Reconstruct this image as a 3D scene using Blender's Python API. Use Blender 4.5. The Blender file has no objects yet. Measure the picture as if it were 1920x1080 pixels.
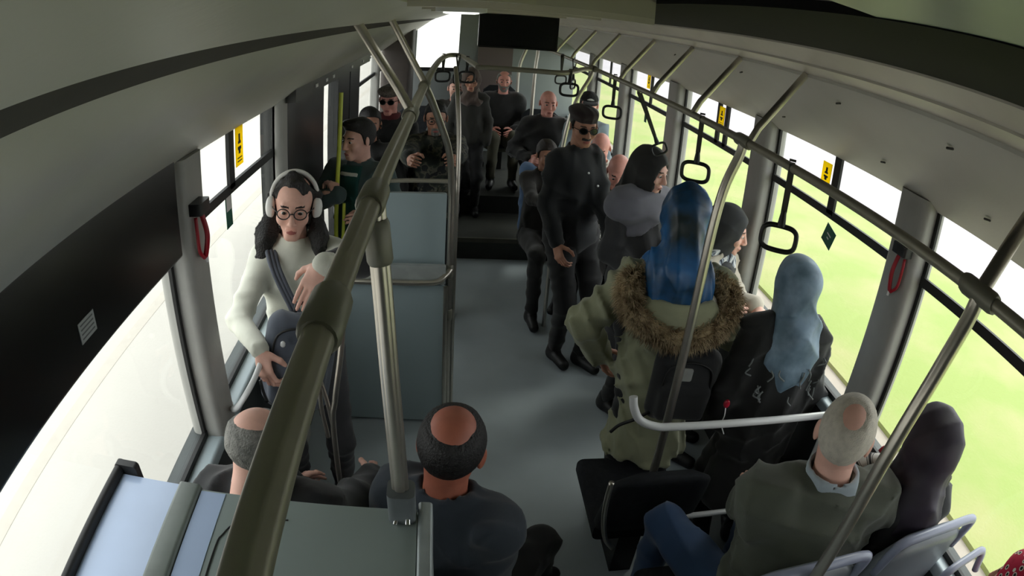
import bpy, math, random
import numpy as np
from mathutils import Vector, Matrix

# ------------------------------------------------------------------ camera, world, light, exposure
sc = bpy.context.scene
col = sc.collection
CAM = (-0.375, 0.0, 2.2)
cd = bpy.data.cameras.new('camera')
cam = bpy.data.objects.new('camera', cd)
col.objects.link(cam)
_R = ((0.99419405, -0.02723695, -0.10409773), (-0.0828388, 0.42368301, -0.90201465), (0.06867256, 0.90540093, 0.41896686))
cam.matrix_world = Matrix.Translation(CAM) @ Matrix(_R).to_4x4()
cd.type = 'PANO'
cd.sensor_width = 36.0
cd.sensor_height = 20.25
cd.sensor_fit = 'HORIZONTAL'
cd.panorama_type = 'FISHEYE_LENS_POLYNOMIAL'
_mm = 36.0 / 1920.0
cd.fisheye_fov = math.radians(180)
cd.fisheye_polynomial_k0 = 0.0
cd.fisheye_polynomial_k1 = -(1 / 1189.573) / _mm
cd.fisheye_polynomial_k2 = 0.0
cd.fisheye_polynomial_k3 = -(0.0956081e-6 / 1189.573) / _mm ** 3
cd.fisheye_polynomial_k4 = 0.0
cd.clip_start = 0.01
cd.clip_end = 500
sc.camera = cam

sc.view_settings.view_transform = 'Standard'
sc.view_settings.look = 'None'
sc.view_settings.gamma = 1
sc.view_settings.use_curve_mapping = False
sc.view_settings.exposure = 0.9

world = bpy.data.worlds.new('overcast_sky')
sc.world = world
world.use_nodes = True
wn = world.node_tree
bg = wn.nodes['Background']
bg.inputs[0].default_value = (0.98, 0.97, 1.0, 1)
bg.inputs[1].default_value = 1.55
sd = bpy.data.lights.new('sun', 'SUN')
sd.energy = 0.9
sd.angle = math.radians(25)
sd.color = (1.0, 0.97, 0.9)
sun = bpy.data.objects.new('sun', sd)
sun.rotation_euler = (math.radians(-28), math.radians(38), 0)
col.objects.link(sun)

# ------------------------------------------------------------------ materials
MATS = {}
def srgb(c):
    return tuple((x / 12.92 if x <= 0.04045 else ((x + 0.055) / 1.055) ** 2.4) for x in c)
def mat(name, rgb, rough=0.6, metal=0.0, var=0.12, vscale=8.0, bump=0.0, bscale=60.0, spec=0.5, sheen=0.0, rgb2=None, dist=0.01):
    """rgb given 0-255 sRGB"""
    if name in MATS:
        return MATS[name]
    m = bpy.data.materials.new(name)
    m.use_nodes = True
    nt = m.node_tree
    b = nt.nodes['Principled BSDF']
    c = srgb([x / 255 for x in rgb])
    c2 = srgb([x / 255 for x in rgb2]) if rgb2 else tuple(max(0, x * (1 - 2 * var)) for x in c)
    tc = nt.nodes.new('ShaderNodeTexCoord')
    n = nt.nodes.new('ShaderNodeTexNoise')
    n.inputs['Scale'].default_value = vscale
    n.inputs['Detail'].default_value = 4
    nt.links.new(tc.outputs['Object'], n.inputs['Vector'])
    r = nt.nodes.new('ShaderNodeValToRGB')
    r.color_ramp.elements[0].position = 0.35
    r.color_ramp.elements[1].position = 0.62
    r.color_ramp.elements[0].color = (*c2, 1)
    r.color_ramp.elements[1].color = (*c, 1)
    nt.links.new(n.outputs['Fac'], r.inputs['Fac'])
    nt.links.new(r.outputs['Color'], b.inputs['Base Color'])
    b.inputs['Roughness'].default_value = rough
    b.inputs['Metallic'].default_value = metal
    b.inputs['Specular IOR Level'].default_value = spec
    if sheen:
        b.inputs['Sheen Weight'].default_value = sheen
    if bump:
        n2 = nt.nodes.new('ShaderNodeTexNoise')
        n2.inputs['Scale'].default_value = bscale
        n2.inputs['Detail'].default_value = 5
        nt.links.new(tc.outputs['Object'], n2.inputs['Vector'])
        bp = nt.nodes.new('ShaderNodeBump')
        bp.inputs['Strength'].default_value = bump
        bp.inputs['Distance'].default_value = dist
        nt.links.new(n2.outputs['Fac'], bp.inputs['Height'])
        nt.links.new(bp.outputs['Normal'], b.inputs['Normal'])
    MATS[name] = m
    return m
def emat(name, rgb, strength):
    m = bpy.data.materials.new(name)
    m.use_nodes = True
    b = m.node_tree.nodes['Principled BSDF']
    c = srgb([x / 255 for x in rgb])
    b.inputs['Base Color'].default_value = (*c, 1)
    b.inputs['Emission Color'].default_value = (*c, 1)
    b.inputs['Emission Strength'].default_value = strength
    MATS[name] = m
    return m
def glassmat():
    m = bpy.data.materials.new('window_glass')
    m.use_nodes = True
    nt = m.node_tree
    nt.nodes.clear()
    o = nt.nodes.new('ShaderNodeOutputMaterial')
    mx = nt.nodes.new('ShaderNodeMixShader')
    t = nt.nodes.new('ShaderNodeBsdfTransparent')
    t.inputs[0].default_value = (0.93, 0.96, 0.94, 1)
    g = nt.nodes.new('ShaderNodeBsdfGlossy')
    g.inputs['Roughness'].default_value = 0.02
    f = nt.nodes.new('ShaderNodeLayerWeight')
    f.inputs[0].default_value = 0.5
    p = nt.nodes.new('ShaderNodeMath'); p.operation = 'POWER'; p.inputs[1].default_value = 5.0
    q = nt.nodes.new('ShaderNodeMath'); q.operation = 'MULTIPLY_ADD'; q.inputs[1].default_value = 0.5; q.inputs[2].default_value = 0.02
    nt.links.new(f.outputs['Facing'], p.inputs[0])
    nt.links.new(p.outputs[0], q.inputs[0])
    nt.links.new(q.outputs[0], mx.inputs[0])
    nt.links.new(t.outputs[0], mx.inputs[1])
    nt.links.new(g.outputs[0], mx.inputs[2])
    nt.links.new(mx.outputs[0], o.inputs[0])
    return m
def patternmat(name, cols, scale, kind='camo', rough=0.85, rot=(0, 0, 0)):
    m = bpy.data.materials.new(name)
    m.use_nodes = True
    nt = m.node_tree
    b = nt.nodes['Principled BSDF']
    b.inputs['Roughness'].default_value = rough
    tc = nt.nodes.new('ShaderNodeTexCoord')
    mp = nt.nodes.new('ShaderNodeMapping')
    mp.inputs['Rotation'].default_value = rot
    nt.links.new(tc.outputs['Object'], mp.inputs['Vector'])
    if kind == 'camo':
        n = nt.nodes.new('ShaderNodeTexNoise'); n.inputs['Scale'].default_value = scale; n.inputs['Detail'].default_value = 3
        out = n.outputs['Fac']; lo, hi = 0.36, 0.64
    elif kind == 'dots':
        n = nt.nodes.new('ShaderNodeTexVoronoi'); n.inputs['Scale'].default_value = scale
        out = n.outputs['Distance']; lo, hi = 0.1, 0.6
    else:
        n = nt.nodes.new('ShaderNodeTexWave'); n.inputs['Scale'].default_value = scale; n.inputs['Distortion'].default_value = 2.5
        n.inputs['Detail'].default_value = 2
        out = n.outputs['Fac']; lo, hi = 0.15, 0.85
    nt.links.new(mp.outputs['Vector'], n.inputs['Vector'])
    r = nt.nodes.new('ShaderNodeValToRGB')
    r.color_ramp.interpolation = 'CONSTANT' if kind != 'wave' else 'EASE'
    els = r.color_ramp.elements
    while len(els) < len(cols):
        els.new(0.5)
    for i, c in enumerate(cols):
        els[i].position = 0 if i == 0 else lo + (hi - lo) * i / len(cols)
        els[i].color = (*srgb([x / 255 for x in c]), 1)
    nt.links.new(out, r.inputs['Fac'])
    nt.links.new(r.outputs['Color'], b.inputs['Base Color'])
    MATS[name] = m
    return m

GLASS = glassmat()
PANEL = mat('cove_plastic', (198, 196, 187), 0.45, var=0.03, vscale=3, bump=0.05, bscale=90)
TRIMM = mat('ceiling_trim', (204, 198, 184), 0.4, var=0.03)
CEILM = mat('ceiling_laminate', (150, 146, 128), 0.35, var=0.05)
CEILG = mat('ceiling_green_panel', (140, 152, 140), 0.3, var=0.05)
SEAM = mat('dark_rubber', (26, 26, 26), 0.6, var=0.1)
PILLAR = mat('pillar_plastic', (164, 163, 158), 0.45, var=0.05, bump=0.05)
BLACKG = mat('black_screen_housing', (14, 15, 15), 0.3, var=0.1)
FLOORM = mat('vinyl_floor', (170, 180, 184), 0.45, var=0.09, vscale=1.5, bump=0.05, bscale=300)
DARKP = mat('dark_grey_platform', (52, 54, 50), 0.6, var=0.1)
STEEL = mat('brushed_steel_tube', (196, 190, 180), 0.32, metal=0.9, var=0.04, vscale=20)
STEELD = mat('satin_steel_rail', (160, 156, 142), 0.4, metal=0.35, var=0.04, vscale=20)
WHITET = mat('white_coated_tube', (225, 226, 226), 0.3, var=0.02)
JOINT = mat('grey_joint_casting', (134, 132, 120), 0.45, metal=0.3, var=0.06)
PARTG = mat('grey_partition_laminate', (158, 174, 178), 0.4, var=0.03, vscale=2)
BOXG = mat('grey_cabinet_laminate', (150, 162, 158), 0.35, var=0.03, vscale=2)
BOXB = mat('sky_tinted_glossy_cabinet_top', (188, 206, 236), 0.14, var=0.02)  # pale blue is the window's sky reflection, put into the base colour
BLACKP = mat('black_plastic', (20, 20, 20), 0.45, var=0.1)
SEATF = mat('dark_seat_fabric', (30, 33, 38), 0.9, var=0.2, vscale=40, bump=0.2, bscale=200)
SEATP = mat('grey_seat_shell', (120, 126, 132), 0.35, var=0.05)
HANDLE = mat('sky_tinted_grab_handle', (150, 156, 178), 0.3, var=0.03)  # blue cast of the sky on the handles, painted into their colour
YELLOW = mat('yellow_sticker', (246, 222, 22), 0.5, var=0.02)
YELROPE = mat('yellow_pole_coating', (222, 230, 90), 0.4, var=0.05)
def translucent(m, f):
    nt = m.node_tree
    b = nt.nodes['Principled BSDF']; o = nt.nodes['Material Output']
    t = nt.nodes.new('ShaderNodeBsdfTranslucent'); mx = nt.nodes.new('ShaderNodeMixShader')
    mx.inputs[0].default_value = f
    nt.links.new(b.inputs['Base Color'].links[0].from_socket, t.inputs[0])
    nt.links.new(b.outputs[0], mx.inputs[1]); nt.links.new(t.outputs[0], mx.inputs[2]); nt.links.new(mx.outputs[0], o.inputs[0])
translucent(YELLOW, 0.75)
RED = mat('red_hammer_plastic', (168, 20, 40), 0.4, var=0.05)
GREENS = mat('dark_green_sticker', (24, 96, 76), 0.5, var=0.05)
WHITE = mat('white_print', (225, 225, 225), 0.5, var=0.03)
GREYLAB = mat('grey_label', (168, 172, 170), 0.5, var=0.03)
WALLD = mat('dark_lower_wall', (70, 74, 74), 0.6, var=0.08)
BACKW = mat('grey_rear_wall', (150, 158, 156), 0.5, var=0.05, vscale=2)
BACKR = mat('brown_rear_panel', (112, 100, 96), 0.5, var=0.05, vscale=2)
DOORM = mat('black_door_frame', (34, 36, 36), 0.4, var=0.1)
SILL = mat('light_sill_plastic', (176, 190, 196), 0.4, var=0.03)

# ------------------------------------------------------------------ mesh helpers
def link(name, V, F, m, parent=None, smooth=False, mats=None, midx=None):
    me = bpy.data.meshes.new(name)
    V = np.asarray(V, dtype=np.float64).reshape(-1, 3)
    me.from_pydata([tuple(v) for v in V.tolist()], [], [tuple(f) for f in (F.tolist() if isinstance(F, np.ndarray) else F)])
    for mm in (mats or [m]):
        me.materials.append(mm)
    if midx is not None:
        me.polygons.foreach_set('material_index', np.asarray(midx, dtype=np.int32))
    if smooth:
        me.polygons.foreach_set('use_smooth', np.ones(len(me.polygons), dtype=bool))
    me.update()
    o = bpy.data.objects.new(name, me)
    col.objects.link(o)
    if parent:
        o.parent = parent
        # parents carry their own transform; children are given in world space unless parent is at a local frame
        o.matrix_parent_inverse = Matrix.Identity(4)
    return o
class MB:
    def __init__(self):
        self.V = []; self.F = []
    def add(self, V, F):
        n = len(self.V)
        self.V += [tuple(v) for v in V]
        self.F += [tuple(i + n for i in f) for f in F]
        return self
    def box(self, x0, x1, y0, y1, z0, z1):
        V = [(x, y, z) for x in (x0, x1) for y in (y0, y1) for z in (z0, z1)]
        F = [(0, 1, 3, 2), (4, 6, 7, 5), (0, 4, 5, 1), (2, 3, 7, 6), (0, 2, 6, 4), (1, 5, 7, 3)]
        return self.add(V, F)
    def rbox(self, x0, x1, y0, y1, z0, z1, r=0.02, axis='y', n=5):
        """box with rounded corners, extruded along axis"""
        def corners(a0, a1, b0, b1):
            P = []
            for (ca, cb, t0) in ((a1 - r, b1 - r, 0), (a0 + r, b1 - r, 90), (a0 + r, b0 + r, 180), (a1 - r, b0 + r, 270)):
                for i in range(n + 1):
                    t = math.radians(t0 + 90 * i / n)
                    P.append((ca + r * math.cos(t), cb + r * math.sin(t)))
            return P
        if axis == 'y':
            P = corners(x0, x1, z0, z1); A = [(a, y0, b) for a, b in P]; B = [(a, y1, b) for a, b in P]
        elif axis == 'x':
            P = corners(y0, y1, z0, z1); A = [(x0, a, b) for a, b in P]; B = [(x1, a, b) for a, b in P]
        else:
            P = corners(x0, x1, y0, y1); A = [(a, b, z0) for a, b in P]; B = [(a, b, z1) for a, b in P]
        k = len(P)
        F = [tuple(range(k))[::-1], tuple(range(k, 2 * k))] + [(i, (i + 1) % k, k + (i + 1) % k, k + i) for i in range(k)]
        return self.add(A + B, F)
    def tube(self, pts, r, seg=12, sub=1, flute=0.0, nf=0, closed=False, rr=None):
        pts = [Vector(p) for p in pts]
        if sub > 1:
            Q = []
            n = len(pts)
            rng = range(n if closed else n - 1)
            for i in rng:
                if closed:
                    a, b, c, d = pts[(i - 1) % n], pts[i], pts[(i + 1) % n], pts[(i + 2) % n]
                else:
                    a = pts[i - 1] if i else pts[0] * 2 - pts[1]
                    b, c = pts[i], pts[i + 1]
                    d = pts[i + 2] if i + 2 < n else pts[-1] * 2 - pts[-2]
                for k in range(sub):
                    t = k / sub
                    Q.append(0.5 * ((2 * b) + (c - a) * t + (2 * a - 5 * b + 4 * c - d) * t * t + (3 * b - a - 3 * c + d) * t ** 3))
            if not closed:
                Q.append(pts[-1])
            pts = Q
        n = len(pts)
        T = []
        for i in range(n):
            if closed:
                t = pts[(i + 1) % n] - pts[i - 1]
            else:
                t = pts[min(i + 1, n - 1)] - pts[max(i - 1, 0)]
            T.append(t.normalized())
        u = T[0].orthogonal().normalized()
        V = []; F = []
        for i in range(n):
            u = (u - T[i] * u.dot(T[i])).normalized()
            w = T[i].cross(u)
            ri = r if rr is None else rr[min(i * len(rr) // n, len(rr) - 1)]
            for j in range(seg):
                a = 2 * math.pi * j / seg
                q = ri * (1 - flute * max(0.0, math.cos(nf * a)) ** 4) if nf else ri
                V.append(pts[i] + u * (q * math.cos(a)) + w * (q * math.sin(a)))
        m = n if closed else n - 1
        for i in range(m):
            for j in range(seg):
                k = (j + 1) % seg
                i2 = (i + 1) % n
                F.append((i * seg + j, i * seg + k, i2 * seg + k, i2 * seg + j))
        if not closed:
            F.append(tuple(range(seg))[::-1])
            F.append(tuple(range((n - 1) * seg, n * seg)))
        return self.add(V, F)
    def prism(self, poly, y0, y1):
        """poly in x,z extruded along y"""
        k = len(poly)
        V = [(x, y0, z) for x, z in poly] + [(x, y1, z) for x, z in poly]
        F = [tuple(range(k))[::-1], tuple(range(k, 2 * k))] + [(i, (i + 1) % k, k + (i + 1) % k, k + i) for i in range(k)]
        return self.add(V, F)
    def obj(self, name, m, parent=None, smooth=False, origin=None):
        V = np.array(self.V, dtype=float)
        if origin is not None:
            V = V - np.array(origin)
        return link(name, V, self.F, m, parent, smooth)
def autosmooth(o, ang=40):
    me = o.data
    me.polygons.foreach_set('use_smooth', np.ones(len(me.polygons), dtype=bool))
    try:
        me.set_sharp_from_angle(angle=math.radians(ang))
    except Exception:
        pass
    return o
def empty(name, loc, label, cat, group=None, kind=None, rz=0):
    o = bpy.data.objects.new(name, None)
    o.empty_display_size = 0.05
    o.location = loc
    o.rotation_euler = (0, 0, rz)
    col.objects.link(o)
    tag(o, label, cat, group, kind)
    return o
def tag(o, label=None, cat=None, group=None, kind=None):
    if label: o['label'] = label
    if cat: o['category'] = cat
    if group: o['group'] = group
    if kind: o['kind'] = kind
    return o
def off(parts, loc):
    """shift world-space mesh builder into a parent's local frame"""
    parts.V = [(v[0] - loc[0], v[1] - loc[1], v[2] - loc[2]) for v in parts.V]
    return parts
def struct(o, label=None, cat=None):
    o['kind'] = 'structure'
    if label: o['label'] = label
    if cat: o['category'] = cat
    return o

# ------------------------------------------------------------------ outside ground
GR = -0.35
GRASS = mat('bright_grass', (142, 158, 88), 0.9, var=0.18, vscale=0.9, bump=0.6, bscale=30, rgb2=(160, 160, 108))
ROADL = mat('pale_concrete_road', (186, 182, 174), 0.85, var=0.03, vscale=0.8, bump=0.2, bscale=40)
ROADR = mat('pale_far_road', (172, 166, 170), 0.85, var=0.04, vscale=0.5)
KERB = mat('beige_kerb_concrete', (172, 162, 150), 0.85, var=0.08, vscale=3)
ASPH = mat('grey_asphalt', (104, 106, 116), 0.9, var=0.08, vscale=3)
struct(MB().box(-60, 1.3, -40, 90, GR - 0.1, GR).obj('road', ROADL), 'pale washed-out concrete road seen through the left windows', 'road')
struct(MB().box(1.3, 3.0, -40, 90, GR - 0.1, GR + 0.02).obj('kerb_strip', KERB), 'beige concrete strip beside the bus on the right', 'kerb')
struct(MB().box(3.0, 7.0, -40, 90, GR - 0.1, GR + 0.06).obj('grass_strip', GRASS), 'bright green grass strip outside the right windows', 'grass')
struct(MB().box(7.0, 12.2, -40, 90, GR - 0.1, GR + 0.01).obj('far_road', ROADR), 'pale road beyond the grass strip', 'road')
struct(MB().box(12.2, 60, -40, 90, GR - 0.1, GR + 0.0).obj('asphalt_lot', ASPH), 'grey asphalt beyond the pale road', 'asphalt')
m = MB()
m.box(-3.3, -3.18, -8, 60, GR, GR + 0.003)
m.box(-5.6, -5.5, -8, 60, GR, GR + 0.003)
struct(m.obj('lane_line', mat('faint_lane_line', (182, 176, 166), 0.9, var=0.02)), 'faint lane line on the pale road at the left', 'road line')

# ------------------------------------------------------------------ bus shell
W = 1.18
YB = 8.2
YF = -0.9
struct(MB().box(-W, W, YF, YB, -0.06, 0.0).obj('floor', FLOORM))
# raised rear platform
m = MB(); m.box(-W, W, 5.35, YB, 0.0, 0.2); m.box(-W, W, 6.1, YB, 0.2, 0.38)
struct(m.obj('trim_1', DARKP), 'dark raised rear platform with a step')
m = MB(); m.box(-0.5, 0.5, 5.335, 5.36, 0.165, 0.205)
struct(m.obj('trim_2', mat('step_edge', (84, 84, 72), 0.5)), 'worn edge strip of the rear step')
ZS = 0.94
ZR = 1.604
ZTL, ZTR = 1.835, 1.87
# lower walls
m = MB(); m.box(-W - 0.06, -W, YF, 2.62, 0.0, ZS); m.box(-W - 0.06, -W, 5.12, YB, 0.0, ZS)
struct(m.obj('wall_left', WALLD))
m = MB(); m.box(W, W + 0.06, YF, YB, 0.0, ZS)
struct(m.obj('wall_right', WALLD))
m = MB(); m.box(-W - 0.06, -W, YF, YB, ZTL - 0.0, 2.3)
struct(m.obj('trim_3', PANEL), 'wall above the left windows')
m = MB(); m.box(W, W + 0.06, YF, YB, ZTR, 2.3)
struct(m.obj('trim_4', PANEL), 'wall above the right windows')
m = MB(); m.box(-W, W, YF - 0.06, YF, 0, 2.35)
struct(m.obj('wall_front', WALLD))
# inner sills
m = MB(); m.rbox(-W - 0.02, -W + 0.07, YF, 2.62, ZS - 0.05, ZS, r=0.012)
struct(autosmooth(m.obj('trim_5', SILL)), 'light window sill on the left')
m = MB(); m.rbox(W - 0.06, W + 0.02, YF, YB, ZS - 0.05, ZS, r=0.012)
struct(autosmooth(m.obj('trim_6', SILL)), 'light window sill on the right')

# pillars (each with a soft bevel and a dark gasket)
def pillar(n, side, y0, y1, ztop, extra=0.0):
    x0, x1 = (W - 0.075 - extra, W + 0.05) if side > 0 else (-W - 0.05, -W + 0.075 + extra)
    o = autosmooth(MB().rbox(x0, x1, y0, y1, ZS - 0.04, ztop + 0.01, r=0.028, axis='z').obj('trim_%d' % n, PILLAR))
    struct(o, 'grey window pillar on the %s side' % ('right' if side > 0 else 'left'))
    g = MB(); xx = W * side
    g.box(min(xx, xx - 0.012 * side), max(xx, xx - 0.012 * side), y0 - 0.018, y0, ZS, ztop)
    g.box(min(xx, xx - 0.012 * side), max(xx, xx - 0.012 * side), y1, y1 + 0.018, ZS, ztop)
    g.obj('gasket', SEAM, o)
pillar(7, -1, 1.50, 1.66, ZTL)
pillar(8, 1, 1.43, 1.60, ZTR)
pillar(9, 1, 2.66, 2.84, ZTR)
pillar(10, 1, 4.02, 4.22, ZTR)
pillar(11, 1, 5.42, 5.60, ZTR)
pillar(12, 1, 6.8, 7.0, ZTR)

# windows
def window(n, side, y0, y1, bars, lab, ztop):
    x = W * side
    xi = x - 0.014 * side
    pane = MB().box(min(x + 0.004, x), max(x + 0.004, x) , y0, y1, ZS, ztop)
    fr = MB()
    for (a, b, c, d) in ((y0, y1, ZS, ZS + 0.022), (y0, y1, ZR - 0.016, ZR + 0.018)):
        fr.box(min(x, xi), max(x, xi), a, b, c, d)
    o = struct(fr.obj('window_%d' % n, SEAM), lab)
    pane.obj('window_pane', GLASS, o)
    for i, (yb, w) in enumerate(bars):
        MB().box(min(x, xi), max(x, xi), yb - w / 2, yb + w / 2, ZR, ztop).obj('mullion', SEAM, o)
    return o
window(1, -1, YF, 1.5, [], 'long left front window, half hidden by the black housing', ZTL)
window(2, -1, 1.66, 2.62, [(2.07, 0.055)], 'left window with sliding top pane behind the woman in headphones', ZTL)
window(3, 1, YF, 1.43, [], 'front right window over the grass', ZTR)
window(4, 1, 1.60, 2.66, [(2.10, 0.05)], 'right window with yellow and green stickers', ZTR)
window(5, 1, 2.84, 4.02, [(3.30, 0.045), (3.42, 0.045)], 'second right window with double divider', ZTR)
window(6, 1, 4.22, 5.42, [(4.80, 0.04)], 'third right window', ZTR)
window(7, 1, 5.60, 6.8, [(6.2, 0.04)], 'fourth right window', ZTR)
window(8, 1, 7.0, YB, [], 'rear right window', ZTR)
window(9, -1, 5.12, 7.9, [(6.2, 0.05)], 'rear left window', ZTL)
o = struct(autosmooth(MB().rbox(-W - 0.03, -W + 0.05, 6.15, 6.3, ZS, ZTL + 0.02, r=0.02, axis='z').obj('trim_13', PILLAR)), 'left rear pillar')
o = struct(autosmooth(MB().rbox(-W - 0.03, -W + 0.05, 7.2, 7.9, ZS, ZTL + 0.02, r=0.02, axis='z').obj('trim_14', DOORM)), 'dark left rear pillar')

# middle door on the left: two dark-framed leaves with tall glass
def doorleaf(n, y0, y1, g0, g1):
    o = struct(MB().box(-W - 0.05, -W + 0.02, y0, y0 + 0.0001 + (g0 - y0), 0.02, ZTL + 0.02).obj('door_%d' % n, DOORM), 'dark framed leaf of the left middle door')
    MB().box(-W - 0.05, -W + 0.02, g1, y1, 0.02, ZTL + 0.02).obj('door_stile', DOORM, o)
    MB().box(-W - 0.05, -W + 0.02, g0, g1, 0.02, 0.3).obj('door_bottom_rail', DOORM, o)
    MB().box(-W - 0.05, -W + 0.02, g0, g1, ZTL - 0.06, ZTL + 0.02).obj('door_top_rail', DOORM, o)
    MB().box(-W - 0.01, -W - 0.005, g0, g1, 0.3, ZTL - 0.06).obj('door_glass', GLASS, o)
doorleaf(1, 2.62, 4.55, 3.66, 4.16)
doorleaf(2, 4.55, 5.12, 4.62, 4.66)
m = MB(); m.rbox(-W - 0.02, -W + 0.05, 2.62, 2.76, 0.0, ZTL + 0.03, r=0.03, axis='z')
struct(autosmooth(m.obj('trim_15', PILLAR)), 'grey post before the middle door')
m = MB(); m.rbox(-W - 0.01, -W + 0.035, 2.79, 3.64, 0.0, ZTL + 0.03, r=0.02, axis='z')
struct(autosmooth(m.obj('trim_16', DOORM)), 'black door leaf folded beside the grey post')
m = MB(); m.box(-W + 0.0, -W + 0.1, 2.7, 5.12, ZTL - 0.02, ZTL + 0.07)
tm = struct(m.obj('trim_17', DOORM), 'dark door mechanism cover over the middle door')
for yy in (3.1, 3.35, 3.55, 4.2, 4.7, 5.1):
    b = MB(); b.box(-W + 0.1, -W + 0.104, yy, yy + 0.05, ZTL + 0.0, ZTL + 0.018); b.obj('screw_cover', WHITE, tm)

# coves
def cove(n, side, zt, lab):
    s = side
    prof = [(1.175 * s, zt - 0.015), (1.165 * s, zt - 0.02), (0.715 * s, 2.150), (0.700 * s, 2.162), (0.700 * s, 2.172), (0.715 * s, 2.178), (1.175 * s, 2.2)]
    o = MB().prism(prof, YF, YB).obj('trim_%d' % n, PANEL)
    struct(autosmooth(o, 30), lab)
    return o
covl = cove(18, -1, ZTL, 'long sloping grey cove panel above the left windows')
covr = cove(19, 1, ZTR, 'long sloping grey cove panel above the right windows')
rs = mat('cove_screw', (60, 60, 56), 0.5)
for yy in (1.05, 1.6, 2.35, 3.2):
    for fx in (0.32, 0.85):
        x = 1.165 - (1.165 - 0.715) * fx
        z = 1.85 + (2.150 - 1.85) * fx
        MB().tube([(x - 0.012, yy, z + 0.002), (x - 0.006, yy + 0.03, z - 0.003)], 0.0035, 6).obj('screw', rs, covr)
# seam + upper left duct
m = MB(); m.prism([(-0.712, 2.150), (-0.664, 2.177), (-0.664, 2.2), (-0.712, 2.2)], YF, YB)
struct(m.obj('trim_20', mat('brown_groove', (62, 58, 50), 0.7)), 'dark groove along the left cove')
m = MB(); m.prism([(-0.668, 2.176), (-0.655, 2.176), (-0.50, 2.235), (-0.50, 2.3), (-0.668, 2.3)], YF, YB)
struct(m.obj('trim_21', PANEL), 'pale duct panel beside the left cove')
# right trims
m = MB(); m.prism([(0.70, 2.172), (0.64, 2.200), (0.64, 2.3), (0.70, 2.3)], YF, YB)
struct(m.obj('trim_22', TRIMM), 'pale inner trim strip beside the right cove')
m = MB(); m.prism([(0.637, 2.207), (0.56, 2.250), (0.56, 2.3), (0.637, 2.3)], YF, YB)
struct(m.obj('trim_23', TRIMM), 'second pale trim strip beside the dark ceiling band')
m = MB(); m.prism([(0.64, 2.21), (0.637, 2.21), (0.637, 2.3), (0.64, 2.3)], YF, YB)
struct(m.obj('trim_24', SEAM), 'thin shadow gap in the right trim')
m = MB(); m.prism([(0.56, 2.256), (0.10, 2.283), (0.10, 2.32), (0.56, 2.32)], YF, 3.2)
struct(m.obj('trim_25', mat('black_ceiling_band', (17, 18, 18), 0.8, var=0.05, spec=0.15)), 'wide black band along the ceiling')
# ceiling
struct(MB().box(-W, W, YF, YB, 2.30, 2.36).obj('ceiling', CEILM))
m = MB()
pl = [(-1.02, 0.62), (-0.90, 0.70), (-0.76, 0.82), (-0.60, 1.10), (-0.46, 1.30), (-0.2, 1.46), (0.1, 1.5)]
V = [(max(x, -0.5), y, 2.241) for x, y in pl] + [(max(x, -0.5), YB, 2.241) for x, y in pl]
k = len(pl)
m.add(V, [(i, i + 1, k + i + 1, k + i) for i in range(k - 1)])
V = [(max(x, -0.5), y, 2.241) for x, y in pl] + [(max(x, -0.5), y, 2.30) for x, y in pl]
m.add(V, [(i, i + 1, k + i + 1, k + i) for i in range(k - 1)])
struct(m.obj('trim_26', mat('ceiling_panel', (186, 182, 168), 0.4, var=0.03)), 'pale lower ceiling panel with a curved front edge')
struct(MB().box(-0.5, 0.1, YF, 0.6, 2.285, 2.30).obj('trim_27', CEILG), 'green-grey ceiling panel close to the camera')
for i, (y0, y1) in enumerate(((1.50, 1.56), (2.1, 2.16), (2.8, 2.88))):
    struct(MB().box(-0.5, 0.1, y0, y1, 2.225, 2.245).obj('trim_%d' % (28 + i), TRIMM), 'cross rib of the ceiling')
lampm = emat('lit_ceiling_lamp', (225, 228, 220), 0.9)
lo = empty('ceiling_lamp', (-0.36, 1.95, 2.22), 'small lit ceiling lamp in front of the black display', 'lamp')
autosmooth(off(MB().rbox(-0.44, -0.30, 1.7, 2.3, 2.215, 2.24, r=0.02, axis='z'), (-0.36, 1.95, 2.22)).obj('lamp_body', WHITE, lo))
off(MB().rbox(-0.42, -0.32, 1.74, 2.26, 2.211, 2.2155, r=0.02, axis='z'), (-0.36, 1.95, 2.22)).obj('diffuser', lampm, lo)
# rear wall
m = MB(); m.box(-0.35, W, YB, YB + 0.06, 0, 2.3); m.box(-W, -0.9, YB, YB + 0.06, 0, 2.3); m.box(-0.9, -0.35, YB, YB + 0.06, 0, 1.45)
bw = struct(m.obj('wall_back', BACKW))
struct(MB().rbox(-0.1, 0.35, YB - 0.05, YB, 1.1, 1.85, r=0.03).obj('trim_31', BACKR), 'brown rear panel between the grey ones')
o = struct(MB().box(-0.9, -0.35, YB + 0.0, YB + 0.02, 1.45, 1.50).obj('window_10', SEAM), 'bright rear window')
MB().box(-0.9, -0.35, YB + 0.03, YB + 0.034, 1.45, 2.28).obj('window_pane', GLASS, o)
# left articulated dark column in front of the rear door
m = MB(); m.rbox(-W + 0.0, -0.85, 6.7, 7.2, 0.38, 2.16, r=0.05, axis='z')
struct(autosmooth(m.obj('trim_32', mat('brown_rear_housing', (74, 66, 62), 0.6, var=0.1))), 'brown-grey housing at the left rear')

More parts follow.
